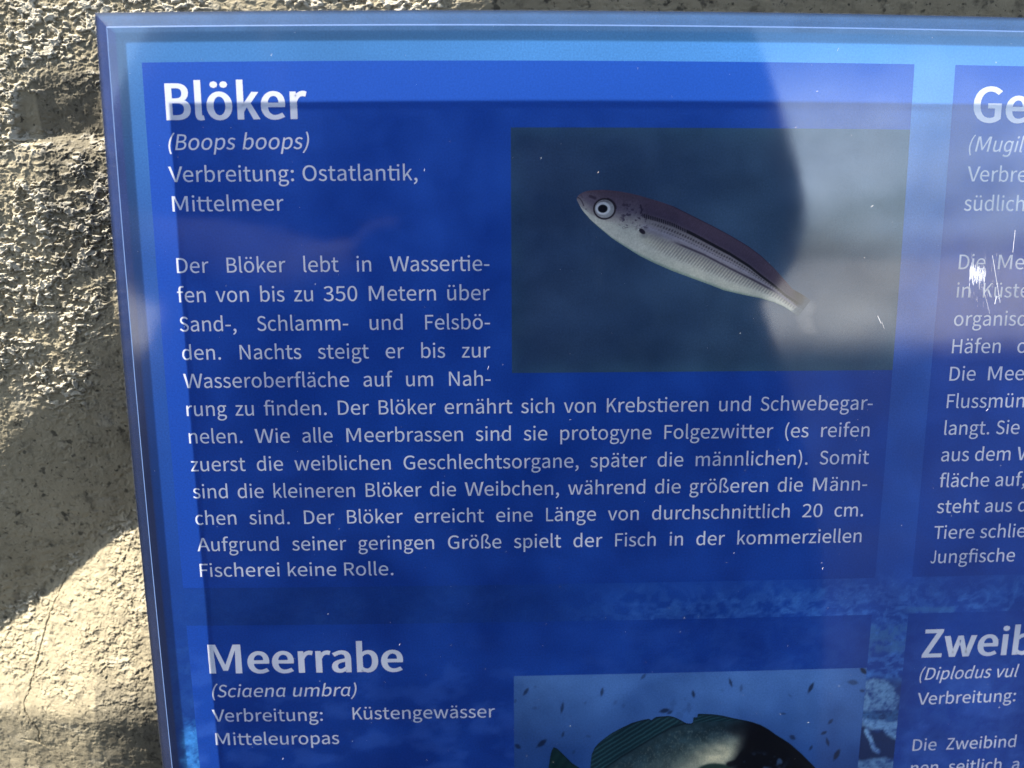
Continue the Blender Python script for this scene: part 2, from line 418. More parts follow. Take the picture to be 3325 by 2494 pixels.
# ------------------------------------------------------------------ ground
def build_ground():
    m, n, l, b = new_mat('unseen_ground_tones')
    near = mix_rgb(n, l, map_range(n, l, noise(n, l, 1.3, 6), 0.35, 0.65), (0.014, 0.018, 0.028), (0.026, 0.031, 0.042))
    far = mix_rgb(n, l, map_range(n, l, noise(n, l, 0.5, 5), 0.35, 0.65), (0.36, 0.35, 0.33), (0.52, 0.51, 0.48))
    tc = n.new('ShaderNodeTexCoord')
    sp = n.new('ShaderNodeSeparateXYZ')
    l.new(tc.outputs['Object'], sp.inputs[0])
    c = mix_rgb(n, l, map_range(n, l, sp.outputs['Y'], -7.5, -11.5), near, far)      # unseen ground, toned for the cover's reflection: dark near, pale far
    l.new(c, b.inputs['Base Color'])
    b.inputs['Roughness'].default_value = 0.9
    b.inputs['Specular IOR Level'].default_value = 0.1
    R = 400.0
    o = mesh_obj('ground', [(-R, -R, GROUND), (R, -R, GROUND), (R, R, GROUND), (-R, R, GROUND)], [(0, 1, 2, 3)], m)
    tag(o, kind='structure')


GROUND = -1.06

# ------------------------------------------------------------------ wall
WALL_Y = 0.017


def polyline_dist(u, v, pts):
    d = np.full(np.shape(u), 1e9)
    for (x0, y0), (x1, y1) in zip(pts[:-1], pts[1:]):
        dx, dy = x1 - x0, y1 - y0
        t = np.clip(((u - x0) * dx + (v - y0) * dy) / (dx * dx + dy * dy), 0, 1)
        d = np.minimum(d, np.hypot(u - x0 - t * dx, v - y0 - t * dy))
    return d


CRACK = [(172, 1839), (150, 1904), (125, 1964), (100, 2034), (87, 2089), (80, 2139), (75, 2194), (65, 2264), (50, 2309),
         (60, 2339), (85, 2369), (100, 2399), (95, 2444), (120, 2459)]
CRACK2 = [(95, 2444), (70, 2440), (25, 2445)]


def macro(u, v):
    """slow swell of the hand-thrown render, in mm; u, v full-size picture pixels used as wall coordinates"""
    vv = np.arange(-900, 4200, 10.0)
    uu = np.arange(-600, 4000, 40.0)
    U, V = np.meshgrid(uu, vv)
    wob = (fbm(U / 260, V / 260, 3, 5) - 0.5) * 60
    xs_ = np.arange(-600, 4000, 5.0)                        # foot of the hollow = top of the lower swelling, a soft arch
    ys_ = np.interp(xs_, [-600, -200, 0, 150, 300, 436, 600, 900], [2450, 2190, 2035, 1905, 1765, 1690, 1650, 1640])
    ys_ = np.convolve(np.pad(ys_, 12, mode='edge'), np.ones(25) / 25, 'valid')
    v0 = np.interp(U, xs_, ys_) + wob * 0.4
    v1 = 2262 + (470 - np.minimum(U, 700)) * 0.10 + wob * 0.25
    hv = np.full(U.shape, 0.0)
    hv += 0.035
    up_shade = smooth(250, 330, V + wob) * (1 - smooth(430, 480, V + wob)) * smooth(40, 80, U) * (1 - smooth(330, 420, U))
    hv -= 0.11 * smooth(500, 800, V + wob)
    hv -= 0.12 * smooth(1180, 1380, V + wob - (U - 150) * -0.9)
    ramp = smooth(-40, 55, V - v0)
    hv += ramp * 0.53
    hv -= 0.62 * smooth(-10, 70, V - v1)
    hv += 0.36 * smooth(2494, 2700, V)
    top_shade = smooth(1250, 1500, U) * (1 - smooth(60, 140, V))
    hv -= 0.22 * top_shade
    h = np.cumsum(hv, 0) * 10.0 * 0.126
    h -= h[np.argmin(abs(vv - 100))][None, :]
    vd = V + wob
    dent = np.interp(vd, [250, 300, 440, 500, 520], [0, -0.8, -4.2, -0.3, 0])      # smooth hollow above the crumbly part
    h += dent * smooth(30, 90, U) * (1 - smooth(320, 430, U))
    fu = np.clip((u - uu[0]) / 40.0, 0, len(uu) - 1.001)
    fv = np.clip((v - vv[0]) / 10.0, 0, len(vv) - 1.001)
    iu, iv = fu.astype(int), fv.astype(int)
    a, b = fu - iu, fv - iv
    return (h[iv, iu] * (1 - a) * (1 - b) + h[iv, iu + 1] * a * (1 - b) + h[iv + 1, iu] * (1 - a) * b + h[iv + 1, iu + 1] * a * b)


def wall_relief(x, z):
    """height in mm towards the viewer at wall point x, z (metres)"""
    X, Z = x / MM, z / MM
    u, v = world_to_px(x, WALL_Y, z)
    inb = (np.abs(X) < 700) & (np.abs(Z) < 700)
    u, v = np.where(inb, u, 0), np.where(inb, v, -900)
    h = np.clip(macro(u, v), -60, 6) * np.where(inb, 1, 0)
    # thrown render: flat skin with raised crumbs
    wx = X + 2.2 * (vnoise(X / 2.6, Z / 2.6, 40) - 0.5)
    wz = Z + 1.6 * (vnoise(X / 3.1 + 50, Z / 3.1, 41) - 0.5)
    n1 = fbm(wx / 2.5, wz / 1.55, 5, 11, 0.56)
    n2 = fbm(wx / 1.5, wz / 1.1, 3, 23, 0.6)
    patch = fbm(X / 16, Z / 11, 3, 31)
    crumbs = smooth(0.47, 0.61, n1) * 0.60 + smooth(0.50, 0.66, n2) * 0.36
    dens = smooth(0.36, 0.56, patch)
    lower = smooth(1250, 1420, v) * (1 - smooth(1600, 1750, v + (u - 436) * 0.7))      # smooth hollow
    foot = smooth(2240, 2300, v)
    right_smooth = smooth(230, 340, u) * smooth(800, 1200, v) * (1 - smooth(1560, 1700, v)) + smooth(1350, 1600, u) * (v < 120)
    dark_flat = smooth(270, 330, v) * (1 - smooth(400, 470, v)) * smooth(40, 80, u) * (1 - smooth(320, 420, u))
    k = (0.35 + 0.65 * dens) * (1 - 0.85 * np.clip(lower + foot + right_smooth + dark_flat, 0, 1))
    lobe = smooth(1640, 1760, v + (u - 436) * 0.78) * (1 - foot)
    k = k * (1 - 0.25 * lobe)
    h = h + crumbs * k * (1.12 + 0.30 * smooth(420, 650, v) - 0.35 * lobe)
    h = h + (fbm(X / 0.55, Z / 0.55, 2, 61) - 0.5) * 0.10 + (fbm(X / 7, Z / 7, 3, 63) - 0.5) * 0.7
    pits = smooth(0.66, 0.78, fbm(X / 1.7, Z / 1.7, 3, 71))
    h = h - pits * 0.22
    far = np.hypot(u - 100, v - 2200) < 900
    dc = np.where(far, np.minimum(polyline_dist(u + 8 * (vnoise(u / 14, v / 14, 81) - .5), v, CRACK),
                                  polyline_dist(u, v + 8 * (vnoise(u / 14, v / 14, 82) - .5), CRACK2)), 1e3)
    h = h - 0.55 * (1 - smooth(0.6, 2.6, dc)) * smooth(1839, 2100, v) - 0.22 * (1 - smooth(0.6, 2.6, dc))
    pale = np.clip(crumbs * k * 1.1, 0, 1) * (1 - pits) * (1 - 0.65 * lobe)
    return h, pale


def build_wall():
    m, n, l, b = new_mat('weathered_render')
    base = mix_rgb(n, l, map_range(n, l, noise(n, l, 14, 6, 0.6), 0.35, 0.65), WALL_A, WALL_B)
    mott = mix_rgb(n, l, map_range(n, l, noise(n, l, 150, 6, 0.65), 0.50, 0.74, 0, 0.75), base, (0.075, 0.064, 0.046))
    speck = map_range(n, l, noise(n, l, 480, 3, 0.6), 0.60, 0.70, 0.0, 0.85)
    spk2 = map_range(n, l, noise(n, l, 230, 2, 0.5), 0.63, 0.72, 0.0, 0.8)
    c = mix_rgb(n, l, speck, mott, (0.035, 0.03, 0.024))
    c = mix_rgb(n, l, spk2, c, (0.04, 0.036, 0.028))
    pale = map_range(n, l, noise(n, l, 60, 5, 0.6), 0.56, 0.72, 0, 0.55)
    c = mix_rgb(n, l, pale, c, (0.38, 0.335, 0.245))
    at = n.new('ShaderNodeAttribute')
    at.attribute_name = 'crumb'
    cr = map_range(n, l, at.outputs['Fac'], 0.1, 0.8, 0.0, 0.8)
    c = mix_rgb(n, l, cr, c, (0.52, 0.465, 0.36))      # raised crumbs lightened in colour to whiten the sunlit crests
    # darkened patches with a straight left edge: the board's shadow put into the colour
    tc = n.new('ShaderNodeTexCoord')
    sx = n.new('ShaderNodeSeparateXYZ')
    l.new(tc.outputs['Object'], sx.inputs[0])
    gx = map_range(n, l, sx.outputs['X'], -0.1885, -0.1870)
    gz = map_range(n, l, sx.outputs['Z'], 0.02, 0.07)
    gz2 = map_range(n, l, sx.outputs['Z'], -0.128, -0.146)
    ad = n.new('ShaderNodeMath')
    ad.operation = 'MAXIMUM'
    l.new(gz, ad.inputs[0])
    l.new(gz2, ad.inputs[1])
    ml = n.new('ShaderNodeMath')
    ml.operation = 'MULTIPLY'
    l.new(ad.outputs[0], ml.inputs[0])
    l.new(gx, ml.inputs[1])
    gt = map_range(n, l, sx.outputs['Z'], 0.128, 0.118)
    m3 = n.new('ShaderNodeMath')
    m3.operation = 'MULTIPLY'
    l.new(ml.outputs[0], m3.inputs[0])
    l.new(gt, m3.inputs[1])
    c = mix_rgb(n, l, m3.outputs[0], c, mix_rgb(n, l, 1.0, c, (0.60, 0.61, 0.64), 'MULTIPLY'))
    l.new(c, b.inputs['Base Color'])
    b.inputs['Roughness'].default_value = 0.92
    b.inputs['Specular IOR Level'].default_value = 0.15
    bp = n.new('ShaderNodeBump')
    bp.inputs['Strength'].default_value = 0.35
    bp.inputs['Distance'].default_value = 0.0006
    l.new(noise(n, l, 1500, 4, 0.65), bp.inputs['Height'])
    l.new(bp.outputs['Normal'], b.inputs['Normal'])
    xs1 = np.concatenate([np.linspace(-1.6, -0.252, 30)[:-1], np.arange(-0.252, -0.1399, 0.00026)])
    zs1 = np.concatenate([np.linspace(-1.34, -0.202, 30)[:-1], np.arange(-0.202, 0.1700, 0.00028), np.linspace(0.171, 1.1, 22)])
    k0 = int(np.searchsorted(zs1, 0.138))
    xs2 = np.concatenate([[xs1[-1]], np.arange(xs1[-1] + 0.0005, 0.232, 0.0005), np.linspace(0.234, 1.8, 40)])
    zs2 = zs1[k0:]
    xs3 = np.concatenate([[xs1[-1]], np.linspace(xs1[-1] + 0.004, 0.5, 90), np.linspace(0.53, 1.8, 24)])
    zs3 = np.concatenate([np.linspace(-1.34, -0.202, 30)[:-1], np.linspace(-0.202, zs1[k0], 70)])
    V, F, PA, off = [], [], [], 0
    for xs, zs in ((xs1, zs1), (xs2, zs2), (xs3, zs3)):
        X, Z = np.meshgrid(xs, zs)
        H, pl = wall_relief(X, Z)
        PA.append(pl.ravel())
        P = np.stack([X, WALL_Y - H * MM, Z], -1).reshape(-1, 3)
        V.append(P)
        F.append(grid_faces(len(xs), len(zs), off))
        off += len(P)
    me = quads_mesh('rough_wall', np.concatenate(V), np.concatenate(F))
    pa = me.attributes.new('crumb', 'FLOAT', 'POINT')
    pa.data.foreach_set('value', np.concatenate(PA).astype(np.float32))
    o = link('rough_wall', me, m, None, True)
    tag(o, 'rough sunlit grey-beige rendered wall with crumbly surface behind the blue sign', 'wall')
    return o


WALL_A, WALL_B = (0.225, 0.19, 0.124), (0.285, 0.241, 0.158)

# ------------------------------------------------------------------ lettering
GLY = {}


def glyph(ch, bold):
    """(advance, verts, tris, ink left, ink right) in em"""
    key = (ch, bold)
    if key in GLY:
        return GLY[key]
    adv, data = GLYPHS[ch]
    cs = [np.array([list(map(float, p.split(','))) for p in c.split(' ')]) / 1000.0 for c in data.split('|')]
    areas = [0.5 * np.sum(c[:, 0] * np.roll(c[:, 1], -1) - np.roll(c[:, 0], -1) * c[:, 1]) for c in cs]
    sgn = 1 if areas[int(np.argmax(np.abs(areas)))] > 0 else -1
    ox, oy = (0.025, 0.012) if bold else (0.001, 0.001)
    adv = adv / 1000.0
    out = []
    for c in cs:
        p, q = np.roll(c, 1, 0), np.roll(c, -1, 0)
        e1, e2 = c - p, q - c
        n1 = np.stack([e1[:, 1], -e1[:, 0]], 1) / (np.linalg.norm(e1, axis=1)[:, None] + 1e-9)
        n2 = np.stack([e2[:, 1], -e2[:, 0]], 1) / (np.linalg.norm(e2, axis=1)[:, None] + 1e-9)
        nn = n1 + n2
        ln = np.linalg.norm(nn, axis=1)[:, None]
        nn = nn / np.maximum(ln, 0.3)
        nn = nn * np.minimum(2 / np.maximum(ln, 0.3), 1.6) * sgn
        c = c + nn * np.array([ox, oy])
        if bold:
            c[:, 0] = (c[:, 0] + ox * 0.9)
        out.append(c)
    if bold:
        adv += 0.020
    cu = bpy.data.curves.new('g', 'CURVE')
    cu.dimensions = '2D'
    cu.fill_mode = 'FRONT'
    for c in out:
        sp = cu.splines.new('POLY')
        sp.points.add(len(c) - 1)
        sp.points.foreach_set('co', np.concatenate([c * 100, np.zeros((len(c), 1)), np.ones((len(c), 1))], 1).ravel())
        sp.use_cyclic_u = True
    ob = bpy.data.objects.new('g', cu)
    COL.objects.link(ob)
    bpy.context.view_layer.update()
    me = ob.to_mesh()
    V = np.array([v.co[:2] for v in me.vertices]) / 100.0
    T = [list(p.vertices) for p in me.polygons]
    ob.to_mesh_clear()
    bpy.data.objects.remove(ob)
    bpy.data.curves.remove(cu)
    GLY[key] = (adv, V, T, V[:, 0].min(), V[:, 0].max())
    return GLY[key]


KERN = {'Ve': -0.035, 'Ti': -0.03, 'Ta': -0.05, 'We': -0.02, 'Wa': -0.025, 'Wi': -0.01, 'r-': -0.02, 'r.': -0.05, 'fo': -0.005, 'Au': 0.0, 'Fi': 0.0}


def text_run(txt, bold=False, italic=False):
    """list of pieces (x offset, verts, tris, is_bar), natural ink extent, list of spaces"""
    pos, items = 0.0, []
    for i, ch in enumerate(txt):
        if ch == ' ':
            items.append(('sp', pos))
            pos += 0.226
            continue
        g = {'a': 'ɑ', 'g': 'ɡ'}.get(ch, ch) if italic else ch
        adv, V, T, l0, l1 = glyph(g, bold)
        if italic:
            adv *= 0.955
        items.append((ch, pos, V, T, adv))
        nxt = txt[i + 1] if i + 1 < len(txt) else ''
        pos += adv + KERN.get(ch + nxt, 0.0)
    return items, pos


def set_line(txt, X0, Y0, S, X1=None, bold=False, italic=False, justify=False, fit=True):
    """verts/tris in sheet mm; X0 left ink edge, Y0 baseline, S em size in mm, X1 right ink edge"""
    items, total = text_run(txt, bold, italic)
    Vs, Ts, hs = [], [], []
    nsp = txt.count(' ')
    shear = 0.19 if italic else 0.0
    glyphs = [it for it in items if it[0] != 'sp']
    g0, g1 = glyphs[0], glyphs[-1]
    wx = 0.955 if italic else 1.0
    inkl = (g0[1] + (g0[2][:, 0] * wx + shear * g0[2][:, 1]).min())
    inkr = (g1[1] + (g1[2][:, 0] * wx + shear * g1[2][:, 1]).max())
    nat = (inkr - inkl) * S
    sc, extra = 1.0, 0.0
    if X1 is not None:
        if justify and nsp:
            extra = ((X1 - X0) - nat) / nsp / S
        elif fit:
            sc = (X1 - X0) / nat
    off, n = 0.0, 0
    prev = ''
    for k, it in enumerate(items):
        if it[0] == 'sp':
            off += extra
            prev = ''
            continue
        ch, pos, V, T, adv = it
        px = (pos + off - inkl) * sc * S + X0
        v = V.copy()
        v[:, 0] = v[:, 0] * wx + shear * v[:, 1]
        v = v * S
        v[:, 0] *= sc
        v[:, 0] += px
        v[:, 1] += Y0
        Vs.append(v)
        hs.append(np.zeros(len(v)))
        Ts += [[a + n for a in t] for t in T]
        n += len(v)
        nx = items[k + 1] if k + 1 < len(items) else None
        pair = ch + (nx[0] if nx else '')
        if pair in ('ti', 'tt', 'fi') and not italic:                # joined crossbar
            xa = px + adv * 0.5 * S * sc
            xb = (nx[1] + off - inkl) * sc * S + X0 + nx[4] * 0.5 * S * sc
            ya, yb = Y0 + (0.404 if not bold else 0.39) * S, Y0 + 0.464 * S
            Vs.append(np.array([[xa, ya], [xb, ya], [xb, yb], [xa, yb]]))
            hs.append(np.full(4, 0.012))
            Ts.append([n, n + 1, n + 2, n + 3])
            n += 4
        prev = ch
    return np.concatenate(Vs), Ts, np.concatenate(hs), nat


def text_object(name, lines, h, mat, parent):
    """lines: results of set_line, made into ONE mesh lying h mm proud of the print"""
    V, T, H, n = [], [], [], 0
    for v, t, hh, _ in lines:
        V.append(v)
        H.append(hh)
        T += [[a + n for a in f] for f in t]
        n += len(v)
    V, H = np.concatenate(V), np.concatenate(H)
    return mesh_obj(name, on_board(V[:, 0], V[:, 1], h + H), T, mat, parent)


# ------------------------------------------------------------------ printed art
def art(X, Y):
    """the underwater picture that fills the sheet (linear reflectance)"""
    t = np.interp(Y, [-380, -200, -120, -90, -20, 40, 90, 125, 143], [0, .12, .2, .25, .42, .60, .80, .97, 1.0])[..., None]
    keys = np.array([0, .25, .45, .65, .85, 1.0])
    cols = np.array([(.006, .034, .21), (.009, .055, .29), (.018, .078, .33), (.032, .115, .40), (.050, .18, .47), (.070, .235, .52)])
    c = np.concatenate([np.interp(t, keys, cols[:, i]) for i in range(3)], -1)
    side = np.exp(-((X - 140) / 170.0) ** 2)[..., None]
    c = c * (0.75 + 0.5 * side)
    soft = fbm(X / 60, Y / 30, 4, 3)[..., None]
    c = c * (0.85 + 0.3 * soft)
    # coral garden below, fading with depth of view
    wx = X + 9 * (fbm(X / 12, Y / 12, 3, 12) - .5)
    wy = Y + 9 * (fbm(X / 12, Y / 12, 3, 13) - .5)
    ridge = 1 - np.abs(2 * fbm(wx / 6, wy / 4.6, 4, 8) - 1)
    lumps = smooth(0.72, 0.97, ridge) * 0.7 + 0.6 * smooth(0.5, 0.68, fbm(wx / 3.4, wy / 2.6, 4, 9))
    line = -84 + 10 * fbm(X / 30, X * 0 + 2.2, 3, 15) - 5
    reef = smooth(2, -14, Y - line) * smooth(10, 90, X) + 0.10 * smooth(2, -10, Y - line) * (1 - smooth(5, 50, X))
    reef = reef * (0.35 + 0.65 * smooth(-90, -150, Y))
    c = c + (lumps * reef)[..., None] * np.array([.03, .085, .15]) * 2.0
    return c


def reef_rocks(X, Y, c):
    """pale coral heads beside the second picture and at the lower left margin"""
    u, v = sheet_to_px(X, Y)
    px, py = (u - 2750) / .388, (v - 1850) / .388
    near = (px > -200) & (px < 900)
    n1 = fbm(px / 52, py / 44, 5, 21, 0.62)
    n2 = fbm(px / 120, py / 90, 4, 22)
    n3 = fbm(px / 30, py / 26, 4, 28, 0.6)
    w = 70 * (fbm(px / 60, py / 60, 4, 26) - .5)
    ridge = 1 - np.abs(2 * n3 - 1)

    def lay(m, col):
        nonlocal c
        m = np.clip(m * near, 0, 1)[..., None]
        c = c * (1 - m) + m * np.asarray(col)
    hi, mid, lo = np.array([.26, .50, .80]), np.array([.05, .17, .40]), np.array([.008, .030, .13])
    tone = (smooth(.34, .84, n1 * .55 + ridge * .45))[..., None]
    pale = lo * 2 + (hi * .78 - lo * 2) * tone
    lay(smooth(430, 500, py + w) * (1 - smooth(650, 740, py + w)) * (1 - smooth(505, 560, px)) * smooth(.30, .60, n1) * .75, mid)
    lay(smooth(300, 330, py + w * .5) * (1 - smooth(345, 365, py + w * .5)) * smooth(420, 560, px) * (1 - smooth(880, 930, px)) * .55, mid * 1.1)
    lay(smooth(860, 960, py) * (1 - smooth(520, 600, px)) * .8, lo * 1.5)
    lay(smooth(14, -14, np.hypot((px - 240) / 1.12, py - 1085) - 172 + w * .5) * (py < 1190 + w), pale * 1.05)
    lay(smooth(1160, 1200, py + w * .6) * (1 - smooth(1250, 1280, py + w * .6)) * (1 - smooth(430, 450, px)) * .85, lo + (mid - lo) * tone)
    lay(smooth(1250, 1275, py + w * .5 - (px - 280) * .12) * (1 - smooth(1350, 1400, py + w - (px - 280) * .35)) * (1 - smooth(425, 445, px)) * smooth(.33, .48, n2), pale * 1.15)
    cave = smooth(1300, 1350, py + w - (px - 200) * .35) * (1 - smooth(1570, 1620, py + w * .7)) * (1 - smooth(400, 430, px))
    lay(cave * .95, lo * .8)
    lay(smooth(26, 8, polyline_dist(px, py, [(165, 1350), (200, 1430), (225, 1500), (265, 1525)]) + w * .35) * .95, pale * 1.2 + .02)
    lay(smooth(1570, 1610, py + w * .8) * (1 - smooth(395, 430, px)), pale)
    # lower left margin
    e2 = 3.0 * (fbm(X / 2.4, Y / 2.4, 4, 27) - .5)
    rk = smooth(2, -2, np.hypot((X + 141) / 6.5, (Y + 166) / 17) * 6 - 5 + e2 * 1.5)
    m1 = fbm(X / 3.2, Y / 2.6, 5, 29, 0.6)
    c = c + (rk * np.clip(m1 * 2 - .5, 0, 1))[..., None] * np.array([.05, .24, .50])
    return c


def build_printed(name, x0, x1, y0, y1, step, h, fn, mat, parent):
    nx, ny = int((x1 - x0) / step) + 2, int((y1 - y0) / step) + 2
    xs, ys = np.linspace(x0, x1, nx), np.linspace(y0, y1, ny)
    X, Y = np.meshgrid(xs, ys)
    me = quads_mesh(name, on_board(X.ravel(), Y.ravel(), h), grid_faces(nx, ny))
    paint(me, fn(X, Y).reshape(-1, 3))
    return link(name, me, mat, parent)


def sheet_fn(X, Y):
    c = reef_rocks(X, Y, art(X, Y))
    # edge strips put into the print colour: bevel tone, refracted shade as a darker line
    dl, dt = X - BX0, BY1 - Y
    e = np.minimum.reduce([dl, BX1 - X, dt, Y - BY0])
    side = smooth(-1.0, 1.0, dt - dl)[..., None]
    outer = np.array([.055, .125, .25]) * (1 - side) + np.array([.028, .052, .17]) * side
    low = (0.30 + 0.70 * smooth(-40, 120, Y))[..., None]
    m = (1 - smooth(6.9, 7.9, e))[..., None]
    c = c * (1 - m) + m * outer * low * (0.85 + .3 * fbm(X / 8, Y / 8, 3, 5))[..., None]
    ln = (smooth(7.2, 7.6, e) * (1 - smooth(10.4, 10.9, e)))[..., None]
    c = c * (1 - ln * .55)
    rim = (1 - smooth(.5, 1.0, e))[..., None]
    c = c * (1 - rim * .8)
    return c


def panel_fn(X, Y):
    """dark blue translucent box: the picture shows through faintly"""
    c = art(X, Y)
    box = np.array([.0085, .058, .345]) * (0.9 + 0.25 * smooth(-90, 124, Y))[..., None]
    c = box * 0.9 + c * 0.10
    cl = fbm(X / 13, Y / 8, 5, 33)
    low = smooth(-95, -150, Y)
    c = c + (smooth(.48, .72, cl) * low)[..., None] * np.array([.010, .022, .055]) * 1.3
    return c


def zx(px, py):                                            # first fish picture: enlarged-view units -> sheet mm
    return px_to_sheet(1800 + np.asarray(px, float) * 0.40687, 560 + np.asarray(py, float) * 0.40687)


def photo_a_fn(X, Y):
    n = fbm(X / 22, Y / 13, 4, 51)
    t = ((X) / 157.0)[..., None]
    c = lin((37, 57, 88)) * (1 - t) + lin((48, 72, 94)) * t
    c = c * (0.92 + 0.45 * n)[..., None]
    edge = np.minimum.reduce([X, 157 - X, Y - 4.5, 100 - Y])
    c = c + (np.exp(-np.maximum(edge, 0) / 4.0) * (0.5 + fbm(X / 9, Y / 9, 3, 52)))[..., None] * np.array([.004, .016, .012])
    u, v = sheet_to_px(X, Y)
    # soft, nearly clear tail fin
    tx, ty = (u - 1800) / .40687, (v - 560) / .40687
    ax = np.interp(ty, [1020, 1080, 1150, 1300], [2020, 2030, 1990, 2040])
    fin = smooth(80, 5, np.abs(tx - ax) - 10 * (ty > 1100)) * smooth(1000, 1060, ty) * (1 - smooth(1240, 1320, ty))
    fin = fin * (0.5 + 0.5 * fbm(tx / 60, ty / 25, 3, 53))
    c = c * (1 - (fin * .34)[..., None]) + (fin * .34)[..., None] * lin((170, 165, 160))
    return c / 0.85


TOP = np.array([(178, 205), (188, 188), (205, 172), (230, 158), (260, 148), (320, 142), (380, 140), (450, 144), (520, 152), (600, 166), (680, 185), (830, 230), (950, 270),
                (1100, 345), (1250, 420), (1400, 500), (1550, 590), (1650, 665), (1750, 760), (1830, 850), (1900, 930), (1980, 975), (2045, 1020)], float)
BOT = np.array([(178, 205), (180, 222), (190, 240), (208, 275), (230, 310), (290, 380), (370, 450), (460, 525), (560, 590), (680, 665), (800, 725), (950, 790), (1100, 845),
                (1250, 900), (1350, 940), (1500, 975), (1650, 1005), (1750, 1035), (1830, 1070), (1900, 1115), (1945, 1150)], float)
LAT = np.array([(100, 215), (480, 270), (640, 320), (700, 342), (850, 385), (950, 420), (1100, 490), (1250, 570), (1400, 650), (1550, 745), (1650, 825), (1750, 900),
                (1850, 985), (1970, 1060), (2060, 1110)], float)


def resample(P, n):
    d = np.concatenate([[0], np.cumsum(np.hypot(*np.diff(P, axis=0).T))])
    # smooth the polyline with a cubic pass
    s = np.linspace(0, d[-1], n)
    x, y = np.interp(s, d, P[:, 0]), np.interp(s, d, P[:, 1])
    k = max(3, n // 60) | 1
    w = np.hanning(k + 2)[1:-1]
    w /= w.sum()
    xp = np.convolve(np.pad(x, k // 2, mode='reflect', reflect_type='odd'), w, 'valid')
    yp = np.convolve(np.pad(y, k // 2, mode='reflect', reflect_type='odd'), w, 'valid')
    return xp, yp


